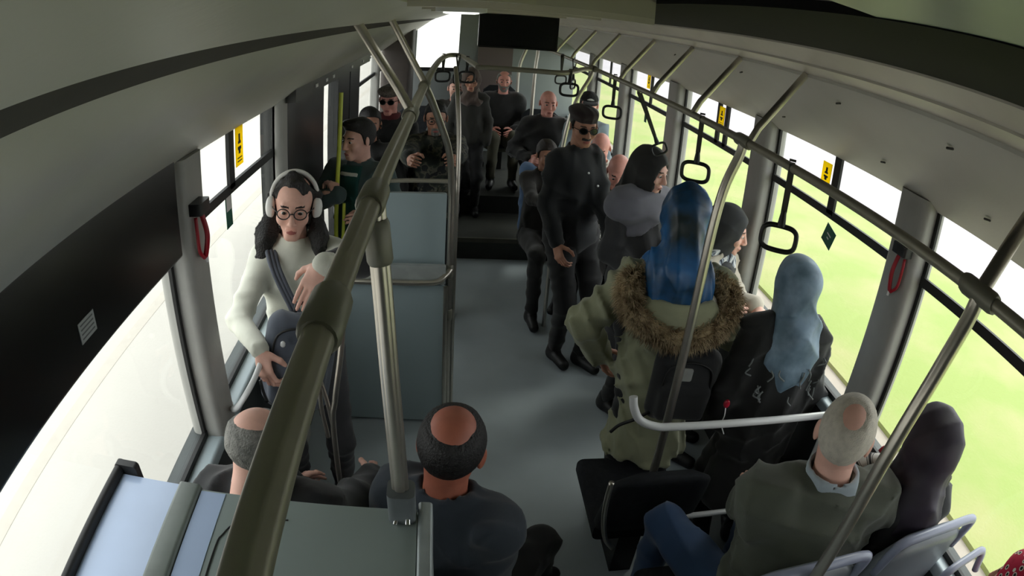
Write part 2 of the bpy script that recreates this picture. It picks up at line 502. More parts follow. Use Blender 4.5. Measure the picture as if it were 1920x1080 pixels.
# black display housing over the front left window
o = MB(); o.rbox(-W + 0.0, -W + 0.07, YF + 0.05, 1.46, 1.585, ZTL + 0.03, r=0.012)
hs = struct(autosmooth(o.obj('trim_33', BLACKG)), 'long black display housing over the front left window')
la = MB(); la.box(-W + 0.07, -W + 0.072, 0.885, 0.955, 1.640, 1.685)
lb = tag(la.obj('sticker', GREYLAB), 'small grey label on the black housing at the left', 'sticker')
lt = MB()
for i in range(4):
    lt.box(-W + 0.072, -W + 0.0725, 0.892, 0.948, 1.647 + i * 0.0095, 1.650 + i * 0.0095)
lt.obj('printed_lines', mat('grey_print', (110, 112, 112), 0.6), lb)

# ------------------------------------------------------------------ stickers and hammers
def sticker(x, y, z, w, h, m, name, label, marks, side, tilt=0.0, cat='sticker'):
    t = 0.0015
    xx = x - side * t
    b = MB()
    c, s_ = math.cos(tilt), math.sin(tilt)
    def q(a, bz, e):
        return (xx - side * e, y + a * c - bz * s_, z + a * s_ + bz * c)
    V = [q(-w / 2, -h / 2, 0), q(w / 2, -h / 2, 0), q(w / 2, h / 2, 0), q(-w / 2, h / 2, 0),
         q(-w / 2, -h / 2, t), q(w / 2, -h / 2, t), q(w / 2, h / 2, t), q(-w / 2, h / 2, t)]
    F = [(0, 1, 2, 3), (7, 6, 5, 4), (0, 4, 5, 1), (1, 5, 6, 2), (2, 6, 7, 3), (3, 7, 4, 0)]
    b.add(V, F)
    o = tag(b.obj(name, m), label, cat)
    if marks:
        k = MB()
        for (a0, a1, b0, b1) in marks:
            V = [q(a0 * w, b0 * h, t * 1.1), q(a1 * w, b0 * h, t * 1.1), q(a1 * w, b1 * h, t * 1.1), q(a0 * w, b1 * h, t * 1.1),
                 q(a0 * w, b0 * h, t * 1.6), q(a1 * w, b0 * h, t * 1.6), q(a1 * w, b1 * h, t * 1.6), q(a0 * w, b1 * h, t * 1.6)]
            k.add(V, F)
        k.obj('printed_mark', SEAM if m is YELLOW else WHITE, o)
    return o
YM = [(-0.18, 0.18, 0.05, 0.12), (-0.1, 0.1, 0.12, 0.3), (-0.22, 0.22, -0.1, -0.02), (-0.12, 0.12, -0.2, -0.1), (-0.3, 0.3, -0.32, -0.29), (-0.3, 0.3, -0.4, -0.37)]
sticker(-W + 0.016, 2.145, 1.745, 0.085, 0.15, YELLOW, 'sticker', 'yellow hammer sticker on the left window divider', YM, -1)
sticker(W - 0.016, 2.17, 1.755, 0.075, 0.11, YELLOW, 'sticker', 'yellow sticker on the divider of the nearest full right window', YM, 1)
sticker(W - 0.016, 3.36, 1.775, 0.085, 0.12, YELLOW, 'sticker', 'yellow sticker between the twin dividers of the second right window', YM, 1)
sticker(W - 0.016, 4.86, 1.80, 0.09, 0.12, YELLOW, 'sticker', 'small yellow sticker on the third right window, farthest away', YM, 1)
sticker(-W + 0.008, 2.02, 1.535, 0.065, 0.125, GREENS, 'sticker', 'dark green notice on the left window below its rail', [(-0.4, 0.4, 0.0, 0.42)], -1)
sticker(W - 0.008, 2.07, 1.515, 0.085, 0.085, GREENS, 'sticker', 'dark green tilted sticker on the right window over the grass', [(-0.2, 0.2, 0.05, 0.12), (-0.1, 0.1, -0.15, -0.08)], 1, tilt=0.35)
sticker(W - 0.008, 4.88, 1.515, 0.06, 0.13, GREENS, 'sticker', 'narrow dark sticker on the distant third right window', None, 1)

def hammer(x, y, z, side, label):
    e = empty('emergency_hammer', (x, y, z), label, 'emergency hammer')
    i = -side
    h = MB()
    h.tube([(0, 0, 0.05), (0.012 * i, 0, 0.02), (0.022 * i, 0.0, -0.03), (0.012 * i, 0.0, -0.085), (0.004 * i, 0, -0.1)], 0.0085, 10, sub=5)
    h.tube([(0, -0.028, 0.03), (0.004 * i, -0.034, -0.01), (0.004 * i, -0.03, -0.07), (0.006 * i, -0.005, -0.1)], 0.006, 8, sub=5)
    h.obj('hammer_handle', RED, e, smooth=True)
    autosmooth(MB().rbox(-0.02 if i > 0 else -0.03, 0.03 if i > 0 else 0.02, -0.05, 0.03, 0.04, 0.075, r=0.012, axis='z').obj('holder', BLACKP, e))
    MB().tube([(0.01 * i, 0.0, -0.085), (0.012 * i, 0.0, -0.115)], 0.0045, 8).obj('hammer_tip', WHITE, e)
hammer(-W + 0.085, 1.575, 1.64, -1, 'red emergency hammer on the left window pillar')
hammer(W - 0.085, 1.50, 1.63, 1, 'red emergency hammer on the nearest right pillar')

# ------------------------------------------------------------------ rails, poles, braces
ZRAIL = 1.91
def sleeve(m, a, b, r):
    a = Vector(a); b = Vector(b)
    d = (b - a)
    m.tube([a, a + d * 0.1, a + d * 0.9, b], r, 16, rr=[r * 0.86, r, r, r * 0.86])
XL, XR = -0.495, 0.52
rail = empty('grab_rail', (XL, 1.0, ZRAIL), 'thick steel ceiling grab rail running close to the camera on the left', 'grab rail')
L0 = (XL, 1.0, ZRAIL)
def P_(mb, name, m, par, loc, smooth=True):
    o = off(mb, loc).obj(name, m, par)
    return autosmooth(o, 50) if smooth else o
P_(MB().tube([(XL, -0.3, ZRAIL), (XL, 0.55, ZRAIL), (XL, 1.76, ZRAIL), (XL, 2.51, ZRAIL), (-0.49, 3.4, ZRAIL), (-0.47, 4.1, ZRAIL), (-0.42, 4.5, ZRAIL), (-0.34, 4.45, ZRAIL), (-0.285, 3.9, ZRAIL), (-0.25, 3.5, ZRAIL)], 0.017, 28, sub=6, flute=0.09, nf=3), 'rail_tube', STEELD, rail, L0)
for (y, hh) in ((0.545, 0.045), (0.945, 0.05), (1.765, 0.05), (2.51, 0.06)):
    mb = MB(); sleeve(mb, (XL, y - hh, ZRAIL), (XL, y + hh, ZRAIL), 0.0235)
    P_(mb, 'joint_sleeve', JOINT, rail, L0)
for (y, dx) in ((1.765, -0.17), (2.51, -0.15)):
    P_(MB().tube([(XL, y, ZRAIL + 0.01), (XL - 0.04, y, 1.99), (XL + dx, y, 2.19)], 0.014, 14), 'brace', STEEL, rail, L0)
rail2 = empty('grab_rail', (XR, 1.0, ZRAIL), 'long steel grab rail under the cove along the right side', 'grab rail')
R0 = (XR, 1.0, ZRAIL)
P_(MB().tube([(XR, -0.3, ZRAIL), (XR, 1.76, ZRAIL), (XR, 4.06, ZRAIL), (XR, 7.6, ZRAIL)], 0.0135, 16, sub=8), 'rail_tube', STEELD, rail2, R0)
for (y, hh) in ((0.656, 0.05), (1.76, 0.05), (4.06, 0.06)):
    mb = MB(); sleeve(mb, (XR, y - hh, ZRAIL), (XR, y + hh, ZRAIL), 0.021)
    P_(mb, 'joint_sleeve', JOINT, rail2, R0)
for y in (1.72, 2.23, 2.76, 3.36, 4.14, 4.9, 5.7):
    P_(MB().tube([(XR, y, ZRAIL + 0.005), (XR + 0.025, y, ZRAIL + 0.055), (0.70, y, 2.168)], 0.0125, 12), 'brace', STEEL, rail2, R0)
P_(MB().tube([(XR, 0.656, ZRAIL), (0.60, 0.66, 2.02), (0.72, 0.665, 2.15)], 0.017, 14, sub=4), 'brace', STEEL, rail2, R0)
mb = MB().tube([(-0.25, 3.5, ZRAIL), (0.0, 3.47, ZRAIL), (0.2, 3.46, ZRAIL), (0.30, 3.62, ZRAIL), (0.42, 3.9, ZRAIL), (XR, 4.06, ZRAIL)], 0.015, 14, sub=6)
cr = tag(autosmooth(mb.obj('cross_rail', STEELD), 50), 'steel cross rail spanning the aisle towards the rear', 'grab rail')

def pole(pts, r, label, loc, fl=0.0, nf=0, m=STEEL, sub=5, extra=None, seg=24, clamps=()):
    e = empty('grab_pole', loc, label, 'grab pole')
    P_(MB().tube(pts, r, seg, sub=sub, flute=fl, nf=nf), 'pole_tube', m, e, loc)
    for (a, b, rr) in clamps:
        mb = MB(); sleeve(mb, a, b, rr)
        P_(mb, 'clamp', JOINT, e, loc)
    return e
pole([(XR, 1.76, ZRAIL), (0.512, 1.762, 1.86), (0.475, 1.765, 1.74), (0.455, 1.765, 1.55), (0.447, 1.765, 1.2), (0.445, 1.765, 0.8), (0.445, 1.765, 0.425)], 0.0165,
     'ribbed steel pole standing in front of the fur-hooded parka', (0.445, 1.765, 0.425), 0.10, 6, clamps=(((0.4452, 1.765, 0.45), (0.4452, 1.765, 0.425), 0.026),))
pole([(XR, 0.656, ZRAIL + 0.01), (0.515, 0.657, 1.87), (0.482, 0.662, 1.76), (0.447, 0.668, 1.6), (0.432, 0.67, 1.4), (0.425, 0.67, 0.9), (0.425, 0.67, 0.0)], 0.0165,
     'smooth steel pole crossing in front of the white-haired seated man', (0.425, 0.67, 0.0))
pole([(XR, 4.06, ZRAIL), (0.50, 4.06, 1.84), (0.42, 4.07, 1.66), (0.37, 4.08, 1.4), (0.352, 4.08, 1.0), (0.35, 4.08, 0.0)], 0.014,
     'thin steel pole beside the standing man in sunglasses', (0.35, 4.08, 0.0), 0.1, 5)
pole([(0.4, 6.2, 2.22), (0.42, 6.2, 1.9), (0.405, 6.2, 1.6), (0.40, 6.2, 0.38)], 0.018,
     'pale steel pole at the rear beside the bald man', (0.4, 6.2, 0.38), 0.1, 5)
pole([(0.5, 7.3, 2.22), (0.44, 7.3, 1.9), (0.36, 7.3, 1.62), (0.355, 7.3, 1.2), (0.36, 7.3, 0.38)], 0.018,
     'farthest pale steel pole at the rear wall', (0.36, 7.3, 0.38), 0.1, 5)
# pole on the cabinet: fluted, from rail joint to bracket
e = pole([(XL + 0.002, 0.945, ZRAIL), (XL + 0.006, 0.944, 1.86), (XL + 0.017, 0.938, 1.72), (-0.467, 0.925, 1.5), (-0.462, 0.915, 1.36), (-0.460, 0.91, 1.262)], 0.0175,
         'fluted steel pole dropping from the left rail onto the grey cabinet', (-0.46, 0.91, 1.262), 0.16, 4, seg=32,
         clamps=(((XL + 0.004, 0.9445, 1.875), (XL + 0.012, 0.941, 1.80), 0.0225),))
lc = (-0.46, 0.91, 1.262)
P_(MB().rbox(-0.488, -0.432, 0.878, 0.938, 1.2605, 1.335, r=0.014, axis='z'), 'bracket', mat('bracket_grey', (108, 114, 116), 0.45, metal=0.2), e, lc)
P_(MB().tube([(-0.448, 0.871, 1.266), (-0.448, 0.881, 1.272)], 0.006, 10).tube([(-0.474, 0.871, 1.264), (-0.472, 0.882, 1.268)], 0.005, 10), 'bolt', mat('chrome', (225, 225, 225), 0.12, metal=1.0), e, lc)
# pole behind: slanted top then vertical at the partition
pole([(XL, 2.51, ZRAIL), (-0.475, 2.58, 1.86), (-0.43, 2.72, 1.72), (-0.385, 2.86, 1.56), (-0.366, 2.93, 1.38), (-0.36, 2.95, 1.1), (-0.36, 2.95, 0.0)], 0.016,
     'steel pole curving down from the left rail to the middle partition', (-0.36, 2.95, 0.0), 0.12, 4,
     clamps=(((-0.36, 2.95, 0.95), (-0.36, 2.95, 0.88), 0.022), ((-0.36, 2.95, 0.70), (-0.36, 2.95, 0.64), 0.022)))
pole([(-0.375, 3.4, ZRAIL), (-0.36, 3.2, 1.82), (-0.34, 3.12, 1.6), (-0.335, 3.08, 1.38), (-0.335, 3.07, 1.1), (-0.335, 3.07, 0.0)], 0.012,
     'thinner steel pole running just behind the partition pole', (-0.335, 3.07, 0.0))
pole([(-0.98, 3.30, 1.78), (-0.985, 3.30, 1.5), (-1.0, 3.30, 1.2), (-1.01, 3.30, 0.9), (-1.01, 3.3, 0.0)], 0.012,
     'yellow door pole held by the teenager in teal', (-1.01, 3.3, 0.0), m=YELROPE)
pole([(-0.945, 3.22, 1.18), (-0.955, 3.22, 1.0), (-0.99, 3.23, 0.8), (-1.03, 3.24, 0.55), (-1.05, 3.25, 0.0)], 0.009,
     'slimmer yellow bar right beside the yellow door pole', (-1.05, 3.25, 0.0), m=YELROPE)
# white barrier bar and lower bar
bl = (0.8, 1.60, 0.0)
e = empty('barrier_bar', bl, 'white tubular barrier bar behind the parka and the blue-grey headscarf', 'barrier')
P_(MB().tube([(0.235, 1.62, 1.07), (0.243, 1.61, 1.03), (0.27, 1.603, 0.985), (0.33, 1.60, 0.958), (0.41, 1.60, 0.952), (0.75, 1.60, 0.952), (1.10, 1.60, 0.952)], 0.0145, 14, sub=5), 'top_bar', WHITET, e, bl)
P_(MB().tube([(0.42, 1.60, 0.485), (1.09, 1.60, 0.485)], 0.0125, 12), 'lower_bar', WHITET, e, bl)
P_(MB().tube([(1.09, 1.60, 0.96), (1.09, 1.60, 0.0)], 0.0145, 12), 'post', WHITET, e, bl)
# white curved grab handle near the woman with headphones
bl = (-1.02, 1.7, 0.94)
e = empty('seat_handle', bl, 'white looped grab handle gripped by the woman in headphones', 'handle')
P_(MB().tube([(-1.14, 1.70, 0.935), (-1.11, 1.63, 0.965), (-1.06, 1.56, 1.02), (-1.02, 1.56, 1.07), (-1.0, 1.62, 1.095), (-1.0, 1.72, 1.10), (-0.99, 1.80, 1.12), (-0.985, 1.83, 1.10), (-0.99, 1.84, 1.0), (-1.0, 1.85, 0.7), (-1.0, 1.85, 0.0)], 0.010, 12, sub=5), 'handle_tube', WHITET, e, bl)
# curved grey tube near P22
bl = (-0.71, 1.5, 0.45)
e = empty('seat_handle', bl, 'thin grey forked seat tube beside the left rail', 'handle')
P_(MB().tube([(-0.72, 1.5, 0.45), (-0.715, 1.5, 1.0), (-0.70, 1.5, 1.12), (-0.67, 1.5, 1.28), (-0.655, 1.5, 1.40)], 0.009, 10, sub=4), 'handle_tube', STEEL, e, bl)
P_(MB().tube([(-0.735, 1.5, 0.98), (-0.745, 1.5, 1.1), (-0.74, 1.5, 1.2)], 0.007, 10, sub=4).tube([(-0.715, 1.5, 1.02), (-0.725, 1.5, 1.12), (-0.74, 1.5, 1.2)], 0.007, 10, sub=4), 'fork', STEEL, e, bl)

# ------------------------------------------------------------------ hanging straps
def strap(x, y, z, rz, label, big=1.0, L=0.2):
    """z is the rail height; ring hangs L below"""
    e = empty('hanging_strap', (x, y, z - L), label, 'hanging strap', 'black hanging straps on the grab rails', rz=rz)
    w, h, t = 0.052 * big, 0.036 * big, 0.0075 * big
    pts = []
    for i in range(20):
        a = 2 * math.pi * i / 20
        ca, sa = math.cos(a), math.sin(a)
        pts.append((w * math.copysign(abs(ca) ** 0.6, ca), 0, h * math.copysign(abs(sa) ** 0.6, sa)))
    MB().tube(pts, t, 10, sub=2, closed=True).obj('ring', BLACKP, e, smooth=True)
    autosmooth(MB().tube([(0, 0, h), (0, 0, h + 0.02), (0, 0, h + 0.045)], 0.012, 12, rr=[0.013, 0.011, 0.008]).obj('stem', BLACKP, e))
    b = MB()
    top = L + 0.012
    for s in (-1, 1):
        V = [(-0.009, -0.0015, h + 0.04), (0.009, -0.0015, h + 0.04), (0.009, -0.0015 + s * 0.017, top), (-0.009, -0.0015 + s * 0.017, top)]
        V2 = [(a, bb + 0.003, c) for a, bb, c in V]
        b.add(V + V2, [(0, 1, 2, 3), (7, 6, 5, 4), (0, 4, 5, 1), (1, 5, 6, 2), (2, 6, 7, 3), (3, 7, 4, 0)])
    b.tube([(-0.01, 0, top - 0.012 + 0.02), (0.01, 0, top - 0.012 + 0.02)], 0.004, 6)
    b.obj('strap_band', mat('grey_strap_webbing', (70, 70, 64), 0.8), e)
    return e
S90 = math.radians(90)
for (x, y, zr, rz, lab, L) in (
    (XR, 1.44, ZRAIL, math.radians(-30), 'nearest black hanging strap ring over the grass, right of the second pillar', 0.205),
    (XR, 2.13, ZRAIL, math.radians(-25), 'black hanging strap ring directly above the bright blue headscarf', 0.205),
    (XR, 3.47, ZRAIL, math.radians(-20), 'black strap ring to the right of the man in sunglasses', 0.205),
    (XR, 4.75, ZRAIL, math.radians(60), 'black strap ring hanging over the man in the black cap', 0.19),
    (XR - 0.02, 5.2, ZRAIL, math.radians(20), 'distant black strap ring left of the black cap', 0.205),
    (0.27, 3.52, ZRAIL, math.radians(0), 'small black strap ring at the bend of the cross rail', 0.10),
    (-0.46, 4.3, ZRAIL, math.radians(20), 'black strap ring against the bright rear window, left one', 0.14),
    (-0.36, 4.4, ZRAIL, math.radians(60), 'black strap ring against the bright rear window, right one', 0.16),
    (-0.3, 4.1, ZRAIL, math.radians(-20), 'black strap ring at the left end of the cross rail', 0.12)):
    strap(x, y, zr, rz, lab, 1.0, L)
# strap held by the hooded woman
st_ = strap(0.655, 2.98, 1.93, math.radians(-40), 'black strap ring tilted towards the woman in black headscarf', 0.8, 0.3)
st_.rotation_euler = (0, math.radians(-26), 0)
st_.location = (0.66, 2.98, 1.61)

# ------------------------------------------------------------------ display sign, cabinet, partition, seats
sg = empty('display_sign', (-0.07, 3.2, 2.22), 'black rectangular display box hanging from the ceiling', 'display')
sl = (-0.07, 3.2, 2.22)
P_(MB().rbox(-0.272, 0.128, 3.17, 3.27, 2.045, 2.232, r=0.008), 'display_body', BLACKG, sg, sl)
P_(MB().box(-0.262, 0.118, 3.166, 3.171, 2.055, 2.222), 'screen', mat('dark_screen', (10, 12, 12), 0.25), sg, sl, False)
cb = empty('cabinet', (-0.78, 0.6, 0), 'grey box cabinet at lower left with sky reflection painted on one glossy top section', 'cabinet')
cl_ = (-0.78, 0.6, 0)
P_(MB().rbox(-1.17, -0.40, 0.12, 0.93, 0.0, 1.245, r=0.02, axis='z'), 'cabinet_body', BOXG, cb, cl_)
P_(MB().box(-1.15, -0.965, 0.13, 0.928, 1.245, 1.261), 'sky_tinted_top_panel', BOXB, cb, cl_, False)
P_(MB().rbox(-0.985, -0.925, 0.13, 0.932, 1.245, 1.268, r=0.01, axis='y'), 'top_rib', mat('rib_grey', (122, 130, 124), 0.4), cb, cl_)
P_(MB().box(-0.922, -0.430, 0.13, 0.925, 1.245, 1.258), 'top_panel', BOXG, cb, cl_, False)
P_(MB().box(-0.922, -0.86, 0.13, 0.92, 1.258, 1.2595), 'sky_tinted_strip', BOXB, cb, cl_, False)
P_(MB().tube([(-0.845, 0.3, 1.2585), (-0.845, 0.72, 1.2585), (-0.835, 0.80, 1.2585), (-0.80, 0.845, 1.2585), (-0.70, 0.865, 1.2585)], 0.0022, 6, sub=5), 'panel_groove', SEAM, cb, cl_)
P_(MB().rbox(-0.428, -0.398, 0.12, 0.94, 1.20, 1.268, r=0.008, axis='y'), 'edge_profile', mat('pale_alu_edge', (170, 178, 178), 0.35, metal=0.2), cb, cl_)
P_(MB().rbox(-1.172, -1.150, 0.12, 0.955, 1.10, 1.285, r=0.009, axis='y').rbox(-1.172, -1.105, 0.930, 0.952, 1.10, 1.287, r=0.009, axis='y'), 'rubber_edge', SEAM, cb, cl_)

pt = empty('partition', (-0.66, 2.9, 0), 'grey waist-high partition panel standing beside the aisle', 'partition')
pl_ = (-0.66, 2.9, 0)
P_(MB().rbox(-0.96, -0.378, 2.885, 2.915, 0.02, 0.86, r=0.02), 'lower_panel', PARTG, pt, pl_)
P_(MB().rbox(-0.96, -0.378, 2.89, 2.92, 0.865, 0.965, r=0.01), 'panel_cap', mat('partition_cap', (168, 174, 172), 0.4), pt, pl_)
P_(MB().tube([(-0.95, 2.86, 0.885), (-0.7, 2.86, 0.885), (-0.50, 2.86, 0.885), (-0.42, 2.87, 0.89), (-0.375, 2.90, 0.915), (-0.355, 2.945, 0.925)], 0.015, 14, sub=5), 'top_handle', STEEL, pt, pl_)
P_(MB().tube([(-0.375, 2.88, 0.02), (-0.375, 2.88, 0.86)], 0.012, 12), 'edge_tube', STEEL, pt, pl_)
pu = empty('partition', (-0.6, 3.02, 0), 'taller grey screen panel behind the waist-high partition', 'partition')
P_(MB().rbox(-0.72, -0.385, 3.01, 3.035, 0.0, 1.305, r=0.012), 'screen_panel', PARTG, pu, (-0.6, 3.02, 0))
P_(MB().tube([(-0.72, 3.03, 1.36), (-0.55, 3.03, 1.365), (-0.36, 3.03, 1.365)], 0.011, 12), 'top_tube', STEELD, pu, (-0.6, 3.02, 0))
P_(MB().rbox(-0.745, -0.715, 3.0, 3.045, 0.0, 1.37, r=0.01, axis='z'), 'screen_post', BLACKP, pu, (-0.6, 3.02, 0))

def seat(x, y, z, w, label, rz=0.0, cat='seat', back_h=0.5, shell=SEATF, hand=None, group=None, floor=0.0, handle_both=False):
    """origin on floor; seat surface height z, back at y=-0.2 local, facing +Y"""
    e = empty('bus_seat', (x, y, floor), label, cat, group, rz=rz)
    zz = z - floor
    hw = w / 2
    autosmooth(MB().rbox(-hw, hw, -0.2, 0.22, zz - 0.09, zz, r=0.03, axis='y').obj('seat_cushion', SEATF, e))
    b = MB(); n = 9
    prof = []
    V = []; F = []
    rows = 10
    for r_ in range(rows):
        t = r_ / (rows - 1)
        wz = hw * (1 - 0.10 * t ** 3 - (0.30 if r_ == rows - 1 else 0))
        yy = -0.19 - 0.10 * t
        th = 0.05 * (1 - 0.5 * t)
        zz_ = zz + back_h * t
        ring = []
        for k in range(24):
            a = 2 * math.pi * k / 24
            ca, sa = math.cos(a), math.sin(a)
            V.append((wz * math.copysign(abs(ca) ** 0.35, ca), yy + th * math.copysign(abs(sa) ** 0.6, sa), zz_))
    for r_ in range(rows - 1):
        for k in range(24):
            F.append((r_ * 24 + k, r_ * 24 + (k + 1) % 24, (r_ + 1) * 24 + (k + 1) % 24, (r_ + 1) * 24 + k))
    F.append(tuple(range(24))[::-1]); F.append(tuple(range((rows - 1) * 24, rows * 24)))
    b.add(V, F)
    b.obj('seat_back', shell, e, smooth=True)
    MB().box(-0.05, 0.05, -0.12, 0.12, 0.0, zz - 0.09).obj('seat_base', BLACKP, e)
    if hand:
        hm, hr = hand
        top = zz + back_h
        h = MB()
        h.tube([(-hw * 0.85, -0.29, top - 0.10), (-hw * 0.85, -0.31, top + 0.0), (-hw * 0.72, -0.315, top + 0.035), (0, -0.32, top + 0.045), (hw * 0.72, -0.315, top + 0.035), (hw * 0.85, -0.31, top + 0.0), (hw * 0.85, -0.29, top - 0.10)], hr, 12, sub=5)
        h.obj('grab_handle', hm, e, smooth=True)
    return e
SEATG = mat('pale_grey_seat_shell', (140, 148, 150), 0.4)
seat(0.455, 1.02, 0.62, 0.42, 'seat of the white-haired man with a top handle painted with sky tint', back_h=0.53, hand=(HANDLE, 0.015), floor=0.0, shell=SEATP)
seat(0.92, 1.02, 0.62, 0.42, 'window seat under the purple headscarf with a pale handle', back_h=0.53, hand=(HANDLE, 0.015), floor=0.0, shell=SEATP)
seat(0.97, 0.40, 0.52, 0.40, 'pale shelled seat under the red patterned scarf', back_h=0.42, hand=None, floor=0.0, shell=SEATP)
seat(0.41, 1.85, 0.42, 0.40, 'dark low seat beside the aisle with a chrome edge handle', back_h=0.34)
e = empty('seat_handle', (0.205, 1.53, 0.32), 'curved chrome handle on the aisle seat corner', 'handle')
MB().tube([(-0.012, 0.0, 0.45), (-0.015, 0.0, 0.36), (-0.01, -0.01, 0.26), (0.01, -0.02, 0.17), (0.045, -0.03, 0.12)], 0.010, 12, sub=5).obj('handle_tube', STEEL, e, smooth=True)
seat(-0.375, 1.25, 0.42, 0.44, 'black seat under the balding man in navy', back_h=0.50)
seat(-0.86, 1.25, 0.42, 0.46, 'black seat beside the left window under the grey-haired man', back_h=0.66)
for (x, y, z, lab) in ((0.85, 4.2, 0.5, 'right side seat of the bald man by the window'), (0.83, 5.1, 0.6, 'right side seat farther back, by the third window'),
                       (0.17, 7.3, 0.85, 'middle seat of the rear row'), (0.55, 6.3, 0.72, 'rear seat right of the aisle'), (-0.25, 6.4, 0.72, 'rear seat left of the aisle'),
                       (-0.75, 6.2, 0.72, 'rear seat by the left window')):
    fl = 0.38 if y > 6.1 else (0.0 if y < 5 else 0.0)
    seat(x, y + 0.05, z, 0.42, lab, rz=math.pi, back_h=0.5, floor=fl)

# ------------------------------------------------------------------ implicit surfaces (for figures and cloth)
def _d(P, c):
    return P - np.asarray(c, float)
def s_cap(P, a, b, r1, r2=None):
    r2 = r1 if r2 is None else r2
    a = np.asarray(a, float); b = np.asarray(b, float)
    ba = b - a; pa = P - a
    h = np.clip((pa @ ba) / max(ba @ ba, 1e-9), 0, 1)
    return np.linalg.norm(pa - h[..., None] * ba, axis=-1) - (r1 + (r2 - r1) * h)
def s_ell(P, c, r, R=None):
    p = P - np.asarray(c, float)
    if R is not None:
        p = p @ R
    r = np.asarray(r, float)
    k0 = np.linalg.norm(p / r, axis=-1)
    k1 = np.linalg.norm(p / (r * r), axis=-1)
    return k0 * (k0 - 1) / np.maximum(k1, 1e-6)
def smin(a, b, k):
    h = np.maximum(k - np.abs(a - b), 0) / k
    return np.minimum(a, b) - h * h * k * 0.25
def smax(a, b, k):
    return -smin(-a, -b, k)
def smins(L, k):
    d = L[0]
    for x in L[1:]:
        d = smin(d, x, k)
    return d
def rz_(a):
    c, s = math.cos(a), math.sin(a)
    return np.array([[c, -s, 0], [s, c, 0], [0, 0, 1]])
def rx_(a):
    c, s = math.cos(a), math.sin(a)
    return np.array([[1, 0, 0], [0, c, -s], [0, s, c]])
def ry_(a):
    c, s = math.cos(a), math.sin(a)
    return np.array([[c, 0, s], [0, 1, 0], [-s, 0, c]])
def folds(P, seed, amp, freq=22.0, stretch=(1, 1, 0.45)):
    rg = np.random.RandomState(seed)
    d = np.zeros(P.shape[:-1])
    for i in range(4):
        v = rg.normal(size=3) * np.array(stretch)
        v = v / np.linalg.norm(v) * freq * (0.6 + 1.3 * rg.rand())
        w = P @ v + 2.2 * np.sin(P @ (rg.normal(size=3) * 8) + rg.rand() * 6) + rg.rand() * 6.28
        msk = 0.5 + 0.5 * np.sin(P @ (rg.normal(size=3) * 9) + rg.rand() * 6)
        d += (1 - 2.2 * np.abs(np.sin(w * 0.5)) ** 0.8) * msk
    return -d * amp * 0.55
_EDG = [((0, 0, 0), (1, 0, 0)), ((0, 1, 0), (1, 1, 0)), ((0, 0, 1), (1, 0, 1)), ((0, 1, 1), (1, 1, 1)),
        ((0, 0, 0), (0, 1, 0)), ((1, 0, 0), (1, 1, 0)), ((0, 0, 1), (0, 1, 1)), ((1, 0, 1), (1, 1, 1)),
        ((0, 0, 0), (0, 0, 1)), ((1, 0, 0), (1, 0, 1)), ((0, 1, 0), (0, 1, 1)), ((1, 1, 0), (1, 1, 1))]
def polygonise(fn, lo, hi, h):
    """surface nets of fn(P)<0 inside the box"""
    lo = np.asarray(lo, float); hi = np.asarray(hi, float)
    n = np.maximum(np.ceil((hi - lo) / h).astype(int) + 1, 4)
    ax = [lo[i] + h * np.arange(n[i]) for i in range(3)]
    G = np.stack(np.meshgrid(*ax, indexing='ij'), -1)
    v = fn(G)
    v = v.copy()
    v[0], v[-1], v[:, 0], v[:, -1], v[:, :, 0], v[:, :, -1] = (np.maximum(x, h * 0.2) for x in (v[0], v[-1], v[:, 0], v[:, -1], v[:, :, 0], v[:, :, -1]))
    s = v < 0
    m = n - 1
    acc = np.zeros((*m, 3)); cnt = np.zeros(m)
    def sl(o):
        return tuple(slice(o[i], o[i] + m[i]) for i in range(3))
    for a, b in _EDG:
        va, vb = v[sl(a)], v[sl(b)]
        x = (va < 0) != (vb < 0)
        t = np.where(x, va / np.where(x, va - vb, 1), 0)
        for i in range(3):
            acc[..., i] += np.where(x, a[i] + (b[i] - a[i]) * t, 0)
        cnt += x
    act = cnt > 0
    idx = -np.ones(m, dtype=int)
    ii = np.argwhere(act)
    idx[act] = np.arange(len(ii))
    V = lo + h * (ii + acc[act] / cnt[act][:, None])
    F = []
    for axis in range(3):
        o = [0, 0, 0]; o[axis] = 1
        A = s[:-1] if axis == 0 else (s[:, :-1] if axis == 1 else s[:, :, :-1])
        B = s[1:] if axis == 0 else (s[:, 1:] if axis == 1 else s[:, :, 1:])
        e = np.argwhere(A != B)
        u, w = [(1, 2), (2, 0), (0, 1)][axis]
        e = e[(e[:, u] > 0) & (e[:, w] > 0) & (e[:, u] < m[u]) & (e[:, w] < m[w])]
        if not len(e):
            continue
        ins = A[tuple(e.T)]
        eu = np.zeros(3, int); eu[u] = 1
        ew = np.zeros(3, int); ew[w] = 1
        q = np.stack([idx[tuple((e - eu - ew).T)], idx[tuple((e - ew).T)], idx[tuple(e.T)], idx[tuple((e - eu).T)]], 1)
        q[~ins] = q[~ins][:, ::-1]
        F.append(q)
    F = np.concatenate(F) if F else np.zeros((0, 4), int)
    F = F[(F >= 0).all(1)]
    return V, F

